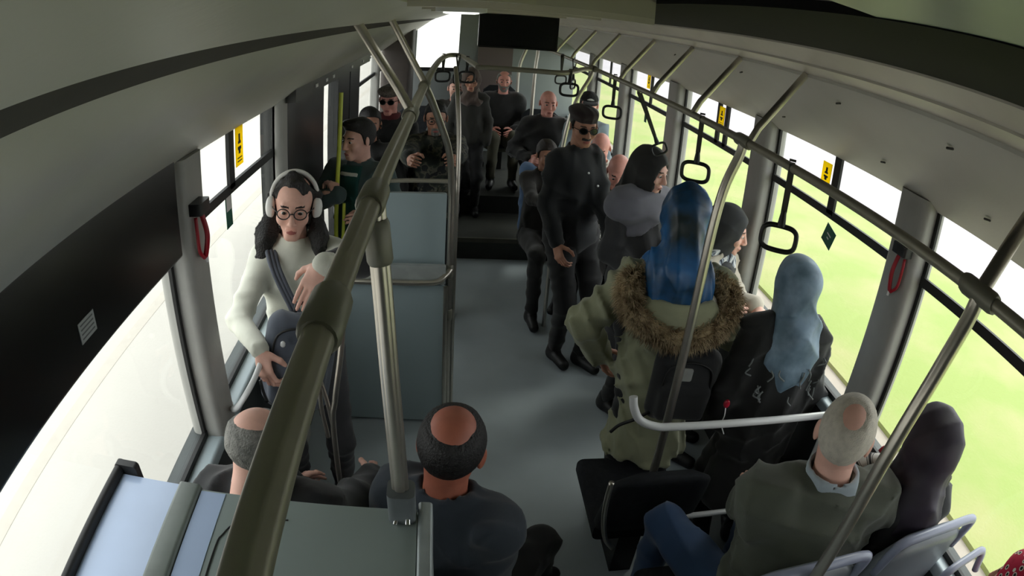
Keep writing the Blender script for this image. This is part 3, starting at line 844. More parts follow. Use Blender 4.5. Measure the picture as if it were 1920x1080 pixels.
# ------------------------------------------------------------------ head
def head_sdf(P, fem=False, nose=1.0):
    jw = 0.053 if fem else 0.058
    d = s_ell(P, (0, -0.014, 0.030), (0.0745, 0.094, 0.087))
    d = smin(d, s_ell(P, (0, 0.022, -0.040), (jw, 0.066, 0.074)), 0.035)
    d = smin(d, s_cap(P, (-0.012, 0.066, -0.100), (0.012, 0.066, -0.100), 0.017), 0.03)
    d = smin(d, s_cap(P, (-0.032, 0.076, 0.022), (0.032, 0.076, 0.022), 0.011), 0.02)
    for s in (-1, 1):
        d = smin(d, s_ell(P, (s * 0.042, 0.060, -0.030), (0.021, 0.022, 0.024)), 0.02)
        d = smax(d, -s_ell(P, (s * 0.031, 0.099, 0.000), (0.019, 0.016, 0.012)), 0.012)
        d = smin(d, s_ell(P, (s * 0.031, 0.0745, 0.000), (0.0145, 0.0125, 0.0125)), 0.004)
        # ears
        d = smin(d, s_ell(P, (s * 0.079, -0.008, -0.004), (0.008, 0.019, 0.031), rz_(-s * 0.35)), 0.008)
    d = smin(d, s_cap(P, (0, 0.089, 0.006), (0, 0.106 * nose, -0.034), 0.0085, 0.0125), 0.014)
    for s in (-1, 1):
        d = smin(d, s_ell(P, (s * 0.012, 0.097, -0.040), (0.008, 0.010, 0.007)), 0.006)
    d = smin(d, s_ell(P, (0, 0.086, -0.068), (0.025, 0.012, 0.006)), 0.008)
    d = smin(d, s_ell(P, (0, 0.083, -0.079), (0.021, 0.012, 0.007)), 0.008)
    d = smax(d, -s_cap(P, (-0.02, 0.1015, -0.0735), (0.02, 0.1015, -0.0735), 0.0042), 0.003)
    return d
def skull_sdf(P, t=0.0):
    d = s_ell(P, (0, -0.014, 0.030), (0.0745 + t, 0.094 + t, 0.087 + t))
    return smin(d, s_ell(P, (0, 0.022, -0.040), (0.058 + t, 0.066 + t, 0.074 + t)), 0.035)
HB = ((-0.105, -0.13, -0.16), (0.105, 0.135, 0.135))
def hairline(P, ys, zs):
    return np.interp(P[..., 1], ys, zs)
def hair_sdf(P, style, seed=0):
    n = folds(P, seed + 5, 0.004, 70, (1, 1, 1))
    side = np.abs(P[..., 0])
    if style in ('short', 'quiff', 'thin'):
        t = {'short': 0.010, 'quiff': 0.013, 'thin': 0.005}[style]
        d = s_ell(P, (0, -0.016, 0.034), (0.0745 + t, 0.094 + t, 0.089 + t)) + n * (1 if style != 'thin' else 0.3)
        if style == 'quiff':
            d = smin(d, s_ell(P, (0.0, 0.055, 0.105), (0.06, 0.045, 0.03)) + n, 0.03)
        zl = hairline(P, [-0.13, -0.06, -0.02, 0.008, 0.03, 0.06, 0.10], [-0.075, -0.065, -0.03, -0.025, 0.045, 0.062, 0.074])
        return smax(d, zl - P[..., 2], 0.006)
    if style in ('ring', 'whitering', 'crown'):
        t = 0.006 if style == 'whitering' else 0.009
        zl = hairline(P, [-0.13, -0.06, -0.02, 0.008, 0.03, 0.06, 0.10], [-0.098, -0.090, -0.04, -0.025, 0.05, 0.072, 0.082])
        bc, br = {'ring': ((0, 0.02, 0.12), (0.062, 0.105, 0.052)), 'whitering': ((0.0, -0.062, 0.100), (0.032, 0.036, 0.034)), 'crown': ((0, -0.048, 0.112), (0.062, 0.072, 0.052))}[style]
        q = np.linalg.norm((P - np.asarray(bc)) / np.asarray(br), axis=-1)
        T = np.clip((q - 0.72) / 0.75, 0, 1)
        T = T * T * (3 - 2 * T) * (t + 0.0025) - 0.0025
        d = s_ell(P, (0, -0.014, 0.030), (0.0745, 0.094, 0.087)) - T + n * 0.5 - 0.001 * np.sin(P[..., 0] * 420) * np.sin(P[..., 1] * 260)
        return smax(d, zl - P[..., 2], 0.006)
    if style == 'long':
        t = 0.013
        d = s_ell(P, (0, -0.018, 0.034), (0.0745 + t, 0.094 + t, 0.089 + t))
        zl = hairline(P, [-0.13, -0.03, 0.0, 0.03, 0.06, 0.10], [-0.3, -0.3, -0.1, 0.03, 0.055, 0.072])
        part = 0.012 * np.exp(-(P[..., 0] / 0.03) ** 2)
        d = smax(d, zl + part - P[..., 2], 0.01)
        d = smin(d, s_cap(P, (0, -0.06, 0.0), (0, -0.075, -0.20), 0.06, 0.07), 0.04)
        for s in (-1, 1):
            d = smin(d, s_cap(P, (s * 0.080, -0.020, 0.03), (s * 0.108, 0.005, -0.12), 0.030, 0.042), 0.03)
            d = smin(d, s_cap(P, (s * 0.108, 0.005, -0.12), (s * 0.135, 0.045, -0.27), 0.044, 0.022), 0.03)
        return d + folds(P, seed, 0.012, 70, (1, 1, 0.6)) + n
    if style == 'darklong':
        d = s_ell(P, (0, -0.018, 0.034), (0.09, 0.11, 0.105))
        zl = hairline(P, [-0.13, 0.0, 0.03, 0.06, 0.10], [-0.3, -0.3, 0.02, 0.055, 0.07])
        d = smax(d, zl - P[..., 2], 0.01)
        d = smin(d, s_cap(P, (0, -0.05, 0.0), (0, -0.06, -0.17), 0.075, 0.085), 0.04)
        return d + folds(P, seed, 0.006, 50, (1, 1, 0.35))
def hijab_sdf(P, seed=0, wide=1.0, drape=0.0):
    t = 0.017
    d = s_ell(P, (0, -0.018, 0.030), (0.0745 + t, 0.100 + t, 0.089 + t))
    d = smin(d, s_ell(P, (0, 0.012, -0.045), (0.066 + t, 0.075 + t * .5, 0.085 + t)), 0.04)
    d = smin(d, s_cap(P, (0, -0.02, -0.10), (0, 0.0, -0.17), 0.075, 0.10 * wide), 0.05)
    d = smin(d, s_ell(P, (0, 0.005, -0.215), (0.155 * wide, 0.125 * wide, 0.07 + drape * 0.3)), 0.05)
    for s in (-1, 1):
        d = smin(d, s_ell(P, (s * 0.074, -0.006, -0.004), (0.026, 0.036, 0.048)), 0.03)
    d = smin(d, s_cap(P, (0, -0.055, 0.0), (0, -0.085, -0.19), 0.070, 0.095 * wide), 0.05)
    if drape:
        d = smin(d, s_ell(P, (0, -0.06, -0.26), (0.14 * wide, 0.09 * wide, 0.13 + drape)), 0.05)
    d = d + folds(P, seed, 0.014, 52, (1.0, 0.8, 0.55)) * np.clip(0.45 - P[..., 2] * 7, 0.3, 1.0)
    face = s_ell(P, (0, 0.115, -0.012), (0.056, 0.085, 0.083))
    return smax(d, -face, 0.012)
def head_midx(V, F, beard, lipc=True, brow=True):
    c = V[F].mean(1)
    x, y, z = np.abs(c[:, 0]), c[:, 1], c[:, 2]
    idx = np.zeros(len(F), int)
    if beard:
        zt = {'full': -0.048, 'stubble': -0.05, 'goatee': -0.055, 'mous': -0.05}[beard]
        if beard in ('full', 'stubble'):
            bb = (z < np.interp(x, [0, 0.03, 0.05, 0.08], [-0.050, -0.052, -0.03, 0.0])) & (y > -0.01) & (y + z * 0.3 > 0.0) & (z > -0.135)
        elif beard == 'mous':
            bb = (z < -0.049) & (z > -0.064) & (x < 0.028) & (y > 0.07)
        else:
            bb = (x < 0.03) & (z < -0.05) & (y > 0.05)
        idx[bb] = 3
    idx[(x < 0.020) & (np.abs(z + 0.0735) < 0.0095 - 0.30 * x) & (y > 0.083)] = 1
    if brow:
        bz = 0.0215 + 0.004 * np.sin((x - 0.012) / 0.036 * 3.0)
        idx[(x > 0.013) & (x < 0.047) & (np.abs(z - bz) < 0.0034) & (y > 0.06)] = 2
    return idx

# ------------------------------------------------------------------ hand
def hand_mesh(W_, d, nrm, s, side, curl, h=0.0048, spread=0.0, fing=(1, 1, 1, 1)):
    """W_ wrist point, d finger direction, nrm palm normal, side=+1 when the thumb is on +X of the hand frame"""
    d = np.asarray(d, float) / np.linalg.norm(d)
    n = np.asarray(nrm, float); n = n - d * (n @ d); n /= np.linalg.norm(n)
    xax = np.cross(n, d)
    Rm = np.stack([xax, n, d], 1)           # columns: local X, Y(palm normal), Z(fingers)
    segs = []
    for k, (fx, ln) in enumerate(((-0.031, 0.82), (-0.011, 1.0), (0.010, 1.06), (0.031, 0.95))):
        fx = fx * side
        c0 = curl * 0.55 * fing[k]; ang = 0.0
        p = np.array([fx, 0.0, 0.082 + 0.006 * (ln - 0.9) * 10])
        sp = spread * fx * 8
        L = [0.042 * ln, 0.027 * ln, 0.021 * ln]
        rr = [0.0098, 0.0088, 0.0078, 0.0068]
        for j in range(3):
            ang += c0 * (0.9 if j == 0 else 1.25)
            q = p + L[j] * np.array([math.sin(sp) * math.cos(ang), math.sin(ang), math.cos(ang) * math.cos(sp)])
            segs.append((p, q, rr[j], rr[j + 1]))
            p = q
    tb = np.array([side * 0.028, 0.012, 0.022])
    t1 = tb + np.array([side * 0.027, 0.014 + 0.010 * curl, 0.026])
    t2 = t1 + np.array([side * (0.016 - 0.014 * curl), 0.008 + 0.016 * curl, 0.026 - 0.004 * curl])
    t3 = t2 + np.array([side * (0.004 - 0.014 * curl), 0.004 + 0.012 * curl, 0.022])
    th = [(tb, t1, 0.0150, 0.0115), (t1, t2, 0.0115, 0.0100), (t2, t3, 0.0100, 0.0080)]
    def f(P):
        pl = s_ell(P, (0, 0.0, 0.050), (0.041, 0.0165, 0.050))
        pl = smin(pl, s_cap(P, (-0.026, 0, 0.078), (0.028, 0, 0.080), 0.0125), 0.012)
        pl = smin(pl, s_cap(P, (0, 0, -0.004), (0, 0, 0.02), 0.023, 0.024), 0.02)
        for a, b, r1, r2 in th:
            pl = smin(pl, s_cap(P, a, b, r1, r2), 0.008)
        fg = None
        for i in range(4):
            fi = None
            for a, b, r1, r2 in segs[i * 3:i * 3 + 3]:
                c = s_cap(P, a, b, r1, r2)
                fi = c if fi is None else smin(fi, c, 0.004)
            fg = fi if fg is None else np.minimum(fg, fi)
        return smin(pl, fg, 0.006)
    V, F = polygonise(f, (-0.085, -0.05, -0.06), (0.085, 0.11, 0.20), h)
    return (V * s) @ Rm.T + np.asarray(W_, float), F

# ------------------------------------------------------------------ person
SKIN = {
 'light': mat('skin_light', (228, 178, 160), 0.55, var=0.04, vscale=30, bump=0.05, bscale=400),
 'tan': mat('skin_tan', (190, 138, 114), 0.55, var=0.05, vscale=30, bump=0.05, bscale=400),
 'warm': mat('skin_warm', (176, 104, 82), 0.5, var=0.05, vscale=30, bump=0.05, bscale=400),
 'pink': mat('skin_pink', (226, 160, 146), 0.5, var=0.06, vscale=30, bump=0.05, bscale=400)}
LIP = mat('lips', (168, 96, 90), 0.45, var=0.03)
BROWD = mat('dark_brow', (40, 30, 26), 0.8)
EYEW = mat('eye_white', (214, 208, 202), 0.25, var=0.0)
IRIS = mat('iris_dark', (34, 24, 18), 0.15, var=0.0)
def cloth(name, rgb, rough=0.9, bump=0.25, bscale=500, var=0.1, sheen=0.2, **k):
    return mat(name, rgb, rough, bump=bump, bscale=bscale, var=var, vscale=6, sheen=sheen, dist=0.002, **k)
HAIRB = mat('black_hair', (22, 19, 18), 0.55, var=0.2, vscale=60, bump=0.6, bscale=160)
HAIRD = mat('dark_brown_hair', (44, 33, 27), 0.55, var=0.2, vscale=60, bump=0.6, bscale=160)
HAIRG = mat('grey_hair', (136, 134, 128), 0.7, var=0.2, vscale=60, bump=0.6, bscale=200)
HAIRW = mat('white_thin_hair', (206, 198, 184), 0.75, var=0.08, vscale=60, bump=0.4, bscale=260)

def ik(S, T, L1, L2, hint):
    S = np.array(S, float); T = np.array(T, float)
    v = T - S; D = np.linalg.norm(v)
    if D > (L1 + L2) * 0.995:
        v = v / D * (L1 + L2) * 0.995; T = S + v; D = np.linalg.norm(v)
    D = max(D, 0.08)
    u = v / D
    a = (L1 * L1 - L2 * L2 + D * D) / (2 * D)
    hgt = math.sqrt(max(L1 * L1 - a * a, 0))
    hint = np.array(hint, float)
    w = hint - u * (hint @ u); w /= max(np.linalg.norm(w), 1e-6)
    return S + u * a + w * hgt, T

def person(label, H, yaw=0, pose='stand', z0=0.0, s=None, fem=False, skin='tan', hyaw=None, pitch=0.0, roll=0.0,
           hair='short', hairm=None, beard=None, beardm=None, top=None, off_=0.022, hem=None, flare=0.0, pants=None,
           lh=None, rh=None, lcurl=0.5, rcurl=0.5, lfd=None, rfd=None, lpn=None, rpn=None, lean=(0, 0), shoe=True, fine=1.0, knees=None, feet=None,
           handsvis=True, seed=0, fat=1.0, glasses=None, hijab=None, hijabm=None, hw=1.0, drape=0.0, collar=None, eyes=True,
           elb=None, nose=1.0, group=None, sh=1.0, hf=1.0, fold=0.015, nk=0.165, hk=1.0):
    H = np.array(H, float)
    if s is None:
        s = (H[2] - z0) / 1.61 if pose == 'stand' else 1.0
    A = math.radians(yaw)
    Rw = rz_(A)
    base = np.array([H[0], H[1], z0])
    def loc(p):
        return (np.asarray(p, float) - base) @ Rw
    hz = H[2] - z0
    hA = math.radians((hyaw if hyaw is not None else yaw) - yaw)
    Rh = rz_(hA) @ ry_(math.radians(roll)) @ rx_(-math.radians(pitch))
    hc = np.array([0, 0, hz])
    N = np.array([0, -0.035, hz - nk * s])
    lx, ly = lean
    pel = np.array([lx, ly - 0.02, hz - 0.70 * s])
    up = (N - pel) / np.linalg.norm(N - pel)
    CH = N - up * 0.20 * s
    AB = N - up * 0.38 * s
    sw = (0.142 if fem else 0.164) * s * sh
    SH = {k: N + np.array([k * sw, 0.0, -0.055 * s]) for k in (-1, 1)}
    HP = {k: pel + np.array([k * 0.088 * s, 0, -0.01]) for k in (-1, 1)}
    KN = {}; AN = {}
    for k in (-1, 1):
        if pose == 'stand':
            if feet:
                AN[k] = loc(feet[0 if k < 0 else 1]); AN[k][2] = 0.085
            else:
                AN[k] = np.array([lx * 0.2 + k * 0.11 * s, -0.03 + ly * 0.3 + (0.05 if k > 0 else -0.04), 0.085])
            KN[k], AN[k] = ik(HP[k], AN[k], 0.43 * s, 0.42 * s, (k * 0.15, 1, 0))
        else:
            if knees:
                KN[k] = loc(knees[0 if k < 0 else 1])
            else:
                KN[k] = HP[k] + np.array([k * 0.06, 0.43 * s, 0.01])
            v = KN[k] - HP[k]; KN[k] = HP[k] + v / np.linalg.norm(v) * min(np.linalg.norm(v), 0.46 * s)
            AN[k] = np.array([KN[k][0] + k * 0.01, KN[k][1] + 0.03, 0.09])
    T = {}
    for k, w in ((-1, lh), (1, rh)):      # local -X is the person's left hand side when facing +Y
        if w is not None:
            T[k] = loc(w)
        elif pose == 'stand':
            T[k] = SH[k] + np.array([k * 0.06, 0.07, -0.50 * s])
        else:
            T[k] = HP[k] + np.array([k * 0.03, 0.27 * s, 0.10])
    EL = {}; WR = {}
    for k in (-1, 1):
        hint = (k * 0.6, -0.5, -0.7) if elb is None or elb[0 if k < 0 else 1] is None else elb[0 if k < 0 else 1]
        EL[k], WR[k] = ik(SH[k], T[k], 0.285 * s, 0.245 * s, hint)
    g = 1.0 if not fem else 0.93
    g = g * fat
    def torso(P, o):
        L = [s_ell(P, CH, (0.150 * s * g + o, 0.115 * s * g + o, 0.20 * s + o)),
             s_ell(P, AB, (0.150 * s * g + o, 0.115 * s * g * (1.1 if fat > 1.05 else 1) + o, 0.17 * s + o)),
             s_ell(P, pel, (0.165 * s * g + o, 0.120 * s * g + o, 0.125 * s + o)),
             s_cap(P, SH[-1] * 0.92 + (N + (0, 0, -0.05)) * 0.08, SH[1] * 0.92 + (N + (0, 0, -0.05)) * 0.08, 0.052 * s * g + o)]
        return smins(L, 0.05)
    def arms(P, o, upto=1.0, ks=(-1, 1)):
        L = []
        for k in ks:
            e = EL[k] + (WR[k] - EL[k]) * upto
            L.append(smin(s_cap(P, SH[k], EL[k], 0.050 * s * g + o, 0.040 * s * g + o), s_cap(P, EL[k], e, 0.040 * s * g + o, (0.040 + (0.028 - 0.040) * upto) * s + o), 0.02))
        return L
    def legs(P, o, upto=1.0):
        L = []
        for k in (-1, 1):
            e = KN[k] + (AN[k] - KN[k]) * upto
            L.append(smin(s_cap(P, HP[k], KN[k], 0.088 * s * g + o, 0.058 * s + o), s_cap(P, KN[k], e, 0.058 * s + o, 0.040 * s + o), 0.03))
        return L
    def neck(P, o=0.0):
        return s_cap(P, N + (0, -0.005, -0.03), hc + Rh @ np.array([0, -0.02, -0.05]), (0.056 if not fem else 0.050) * s + o)
    allp = np.array([CH, AB, pel, N, *SH.values(), *HP.values(), *KN.values(), *AN.values(), *EL.values(), *WR.values()])
    lo = allp.min(0) - 0.2; hi = allp.max(0) + 0.2
    hi[2] = hz + 0.02
    lo[2] = -0.02
    hb = 0.018 * fine
    def body(P):
        d = torso(P, -0.006)
        for x in arms(P, -0.015):
            d = smin(d, x, 0.04)
        L = legs(P, -0.006)
        d = smin(d, np.minimum(L[0], L[1]), 0.04)
        d = smin(d, neck(P), 0.035)
        for k in (-1, 1):
            d = smin(d, s_cap(P, AN[k] + (0, 0.0, -0.035), AN[k] + (k * 0.02, 0.13, -0.045), 0.034, 0.026), 0.02)
        return d
    VV = []; FF = []; MI = []
    def addm(V, F, mi):
        n = sum(len(v) for v in VV)
        VV.append(V); FF.append(F + n); MI.append(mi)
    V, F = polygonise(body, lo, hi, hb)
    addm(V, F, np.zeros(len(F), int))
    V, F = polygonise(lambda P: smin(head_sdf(P, fem, nose), s_cap(P, (0, -0.022, -0.06), (0, -0.03, -0.15), 0.052 if not fem else 0.046), 0.03), *HB, 0.0046 * fine * hf)
    mi = head_midx(V, F, beard)
    hs = min(max(s, 0.96), 1.05) * hk
    V = (V * hs) @ Rh.T + hc
    addm(V, F, mi)
    if handsvis:
        for k in (-1, 1):
            d0 = WR[k] - EL[k]; d0 = d0 / np.linalg.norm(d0)
            fd = (lfd if k < 0 else rfd)
            if fd is not None:
                fd = np.array(fd, float) @ Rw; d0 = d0 * 0.25 + fd / np.linalg.norm(fd); d0 /= np.linalg.norm(d0)
            pn = (lpn if k < 0 else rpn)
            pn = (np.array(pn, float) @ Rw) if pn is not None else np.array([-k * 0.9, 0.1, -0.3])
            c = lcurl if k < 0 else rcurl
            # thumb side: towards body front / up
            n_ = pn - d0 * (pn @ d0); n_ /= np.linalg.norm(n_)
            xax = np.cross(n_, d0)
            tdir = 1 if k > 0 else -1
            side = -tdir if True else tdir
            V, F = hand_mesh(WR[k], d0, pn, 0.97 * min(s, 1.05), side, c, h=0.0048 * fine)
            addm(V, F, np.zeros(len(F), int))
    bm_ = beardm or BROWD
    root = link('person', np.concatenate(VV), np.concatenate(FF), None, smooth=True,
                mats=[SKIN[skin], LIP if not beard == 'full' else LIP, BROWD if hairm is not HAIRW else HAIRW, bm_], midx=np.concatenate(MI))
    root.location = base
    root.rotation_euler = (0, 0, A)
    tag(root, label, 'person', group)
    def part(name, V, F, m_, lab=None, smooth=True, par=None):
        o = link(name, V, F, m_, par or root, smooth)
        if lab: o['label'] = lab
        return o
    def hpart(name, fn, m_, lo_, hi_, h=0.0055, lab=None):
        V, F = polygonise(fn, lo_, hi_, h * fine)
        return part(name, (V * hs) @ Rh.T + hc, F, m_, lab)
    # eyes
    if eyes and glasses != 'sun':
        for k in (-1, 1):
            m_ = MB(); n1, n2 = 10, 8
            V = []; F = []; mi = []
            for i in range(n2 + 1):
                th = math.pi * i / n2
                for j in range(n1):
                    ph = 2 * math.pi * j / n1
                    V.append((k * 0.031 + 0.0125 * math.sin(th) * math.cos(ph), 0.0785 + 0.0125 * math.cos(th), 0.0 + 0.0085 * math.sin(th) * math.sin(ph)))
            for i in range(n2):
                for j in range(n1):
                    F.append((i * n1 + j, i * n1 + (j + 1) % n1, (i + 1) * n1 + (j + 1) % n1, (i + 1) * n1 + j)); mi.append(1 if i < 2 else 0)
            V = (np.array(V) * hs) @ Rh.T + hc
            e = link('eye', V, F, None, root, True, mats=[EYEW, IRIS], midx=mi)
    # hair / headscarf
    if hijab:
        def fj(P):
            return hijab_sdf(P, seed, hw, drape)
        ho = hpart('headscarf', fj, hijabm, (-0.26 * hw, -0.24, -0.5 if drape else -0.33), (0.26 * hw, 0.2, 0.16), 0.0075)
    elif hair and hair != 'bald':
        lo_, hi_ = ((-0.21, -0.20, -0.34), (0.21, 0.14, 0.17)) if 'long' in hair else ((-0.11, -0.14, -0.11), (0.11, 0.12, 0.16))
        hpart('hair', lambda P: hair_sdf(P, hair, seed), hairm or HAIRB, lo_, hi_, 0.006)
    # garments
    if pants is not None:
        hm_ = 0.93
        def fp(P):
            L = legs(P, 0.014, hm_)
            d = smin(np.minimum(L[0], L[1]), s_ell(P, pel, (0.170 * s * g + 0.012, 0.125 * s * g + 0.012, 0.14 * s)), 0.05)
            return d + np.clip(folds(P, seed + 3, 0.009, 44, (0.8, 0.8, 1.2)), -0.012, 0.009)
        q = np.array([pel, *KN.values(), *AN.values()])
        V, F = polygonise(fp, q.min(0) - (0.22, 0.2, 0.05), q.max(0) + (0.22, 0.2, 0.17), 0.013 * fine)
        part('trousers', V, F, pants)
    if top is not None:
        hemz = pel[2] - 0.08 * s if hem is None else hem
        def ft(P):
            d = torso(P, off_)
            if flare:
                d = smin(d, s_cap(P, pel + (0, 0, -0.02), np.array([pel[0] * 0.5, pel[1] * 0.5 - 0.02, max(hemz - 0.05, 0.02)]), 0.15 * s * g, 0.15 * s * g + flare), 0.08)
            if pose == 'sit' and hem is not None:
                L = legs(P, 0.03, 0.5)
                d = smin(d, np.minimum(L[0], L[1]), 0.08)
            d = smin(d, neck(P, 0.008 + off_ * 0.6) + np.maximum(0, (P[..., 2] - (N[2] + 0.045)) * 1.0), 0.03)
            d = smax(d, hemz - P[..., 2], 0.01) if pose == 'stand' or hem is None else d
            d = smax(d, P[..., 2] - (N[2] + 0.055 * s + 0.25 * (-P[..., 1] - 0.035)), 0.008)
            for x in arms(P, off_ * 0.8 + 0.002, 0.95):
                d = smin(d, x, 0.045)
            d = d + np.clip(folds(P, seed, fold * min(1.0, off_ / 0.03 + 0.1), 46, (0.9, 0.9, 1.1)), -0.014, 0.4 * off_)
            return smax(d, -neck(P, 0.004), 0.006)
        ext = [CH, AB, pel, N, *SH.values(), *EL.values(), *WR.values(), [0, 0, max(hemz - 0.02, 0.02)]]
        if pose == 'sit' and hem is not None:
            ext += [*KN.values()]
        q = np.array(ext)
        V, F = polygonise(ft, q.min(0) - (0.2 + flare, 0.2 + flare, 0.05), q.max(0) + (0.2 + flare, 0.2 + flare, 0.16), 0.0115 * fine)
        part(top[0], V, F, top[1])
    if collar is not None:
        def fc(P):
            d = neck(P, 0.030) + folds(P, seed + 9, 0.006, 40)
            d = smax(d, np.abs(P[..., 2] - (N[2] + 0.028)) - 0.032, 0.015)
            return smax(d, -neck(P, 0.012), 0.004)
        V, F = polygonise(fc, N - (0.13, 0.13, 0.08), N + (0.13, 0.16, 0.13), 0.008 * fine)
        part(collar[0], V, F, collar[1])
    if shoe:
        for k in (-1, 1):
            def fs(P):
                d = s_cap(P, AN[k] + (0, -0.02, -0.042), AN[k] + (k * 0.02, 0.15, -0.048), 0.044, 0.036)
                d = smin(d, s_cap(P, AN[k] + (0, -0.01, -0.04), AN[k] + (0, -0.01, 0.01), 0.044, 0.044), 0.03)
                return smax(d, 0.0 - P[..., 2], 0.004)
            V, F = polygonise(fs, AN[k] - (0.09, 0.09, 0.1), AN[k] + (0.1, 0.22, 0.07), 0.011 * fine)
            part('shoe', V, F, SHOE)
    def hp(v):
        return (np.asarray(v, float) * hs) @ Rh.T + hc
    if glasses:
        gm = MB()
        for k in (-1, 1):
            pts = []
            for i in range(16):
                a = 2 * math.pi * i / 16
                pts.append(hp((k * 0.033 + 0.024 * math.cos(a), 0.104 - 0.010 * abs(k * 0.033 + 0.024 * math.cos(a)) / 0.05, 0.0 + 0.020 * math.sin(a))))
            gm.tube(pts, 0.0022 if glasses != 'sun' else 0.003, 8, closed=True)
            gm.tube([hp((k * 0.057, 0.092, 0.004)), hp((k * 0.080, 0.04, 0.004)), hp((k * 0.083, -0.01, 0.0))], 0.0022, 6)
        gm.tube([hp((-0.010, 0.107, 0.004)), hp((0.010, 0.107, 0.004))], 0.002, 6)
        go = gm.obj('glasses', BLACKP, root, smooth=True)
        if glasses == 'sun':
            for k in (-1, 1):
                lm = MB(); V = []
                for yy in (0.099, 0.1035):
                    for i in range(16):
                        a = 2 * math.pi * i / 16
                        V.append(hp((k * 0.033 + 0.024 * math.cos(a), yy - 0.010 * abs(k * 0.033 + 0.024 * math.cos(a)) / 0.05, 0.020 * math.sin(a))))
                F = [tuple(range(16)), tuple(range(16, 32))[::-1]] + [(i, (i + 1) % 16, 16 + (i + 1) % 16, 16 + i) for i in range(16)]
                lm.add(V, F).obj('dark_lens', mat('dark_lens', (10, 10, 12), 0.12), go)
    info = dict(root=root, hp=hp, hs=hs, Rh=Rh, hc=hc, N=N, SH=SH, EL=EL, WR=WR, pel=pel, CH=CH, AB=AB, part=part, hpart=hpart, torso=torso, arms=arms, loc=loc, base=base, Rw=Rw, neck=neck, s=s, KN=KN)
    return info
SHOE = mat('black_shoe', (18, 18, 18), 0.5, var=0.1)
def to_world(I, p):
    return np.asarray(p, float) @ I['Rw'].T + I['base']

# ------------------------------------------------------------------ accessories
def cap_on(I, m, m2=None, kind='cap', name='cap'):
    """cap with visor, or a soft flat cap / beret, worn on the head"""
    if kind == 'cap':
        o = I['hpart'](name, lambda P: smax(smax(s_ell(P, (0, -0.014, 0.035), (0.086, 0.106, 0.094)), 0.045 - P[..., 2] - 0.10 * P[..., 1] * 0, 0.008), -s_ell(P, (0, -0.014, 0.03), (0.078, 0.098, 0.09)), 0.003), m, (-0.11, -0.14, 0.02), (0.11, 0.12, 0.15), 0.006)
        v = I['hpart']('visor', lambda P: smax(s_ell(P, (0, 0.098, 0.048), (0.072, 0.068, 0.010)), 0.06 - P[..., 1], 0.004), m, (-0.09, 0.04, 0.03), (0.09, 0.185, 0.07), 0.005)
        if m2:
            I['hpart']('front_panel', lambda P: smax(s_ell(P, (0, -0.012, 0.035), (0.088, 0.108, 0.095)), np.maximum(0.075 - P[..., 1], np.maximum(0.066 - P[..., 2], np.abs(P[..., 0]) - 0.04)), 0.004), m2, (-0.06, 0.05, 0.05), (0.06, 0.12, 0.14), 0.005)
    elif kind == 'flat':
        I['hpart'](name, lambda P: smax(smin(s_ell(P, (0, 0.0, 0.075), (0.098, 0.125, 0.042)), s_ell(P, (0, -0.014, 0.05), (0.084, 0.104, 0.06)), 0.02), 0.045 - P[..., 2] - 0.15 * (P[..., 1]), 0.01), m, (-0.13, -0.15, 0.0), (0.13, 0.15, 0.14), 0.006)
    else:
        I['hpart'](name, lambda P: smax(smin(s_ell(P, (0.008, -0.012, 0.088), (0.093, 0.114, 0.042)), s_ell(P, (0, -0.014, 0.05), (0.084, 0.104, 0.055)), 0.03) + folds(P, 3, 0.004, 60), 0.04 - P[..., 2], 0.008), m, (-0.14, -0.16, 0.02), (0.14, 0.14, 0.16), 0.006)
def tuft_ring(name, m, parent, pts, R, n, L, seed, r0=0.003):
    """a furry band: a soft core tube with thousands of tapering tufts"""
    rg = random.Random(seed)
    mb = MB().tube(pts, R, 12, sub=4, closed=True)
    core = [Vector(p) for p in pts]
    V = list(mb.V); F = list(mb.F)
    k = len(V)
    ring_n = len(V) // 12
    for i in range(n):
        a = rg.randrange(ring_n); b = rg.randrange(12)
        p = Vector(V[a * 12 + b]); q = Vector(V[((a + 1) % ring_n) * 12 + b])
        p = p.lerp(q, rg.random())
        c = sum((Vector(V[a * 12 + j]) for j in range(12)), Vector()) / 12
        d = (p - c).normalized() + Vector((rg.gauss(0, .45), rg.gauss(0, .45), rg.gauss(0, .45) - 0.25))
        d.normalize()
        u = d.orthogonal().normalized() * r0
        w = d.cross(u).normalized() * r0
        l = L * (0.6 + 0.8 * rg.random())
        mid = p + d * l * 0.5
        tip = p + d * l + Vector((0, 0, -l * 0.25))
        n0 = len(V)
        V += [tuple(p + u), tuple(p - u * 0.5 + w * 0.87), tuple(p - u * 0.5 - w * 0.87), tuple(mid + u * .7), tuple(mid - u * 0.35 + w * 0.6), tuple(mid - u * 0.35 - w * 0.6), tuple(tip)]
        F += [(n0, n0 + 1, n0 + 4, n0 + 3), (n0 + 1, n0 + 2, n0 + 5, n0 + 4), (n0 + 2, n0, n0 + 3, n0 + 5), (n0 + 3, n0 + 4, n0 + 6), (n0 + 4, n0 + 5, n0 + 6), (n0 + 5, n0 + 3, n0 + 6)]
    return link(name, V, F, m, parent, True)
def sdfobj(name, fn, lo, hi, h, m, parent=None, loc=None, rot=None, label=None):
    V, F = polygonise(fn, lo, hi, h)
    o = link(name, V, F, m, parent, True)
    if loc is not None: o.location = loc
    if rot is not None: o.rotation_euler = rot
    if label: o['label'] = label
    return o
def s_rbox(P, c, b, r):
    q = np.abs(P - np.asarray(c, float)) - (np.asarray(b, float) - r)
    return np.linalg.norm(np.maximum(q, 0), axis=-1) + np.minimum(q.max(-1), 0) - r
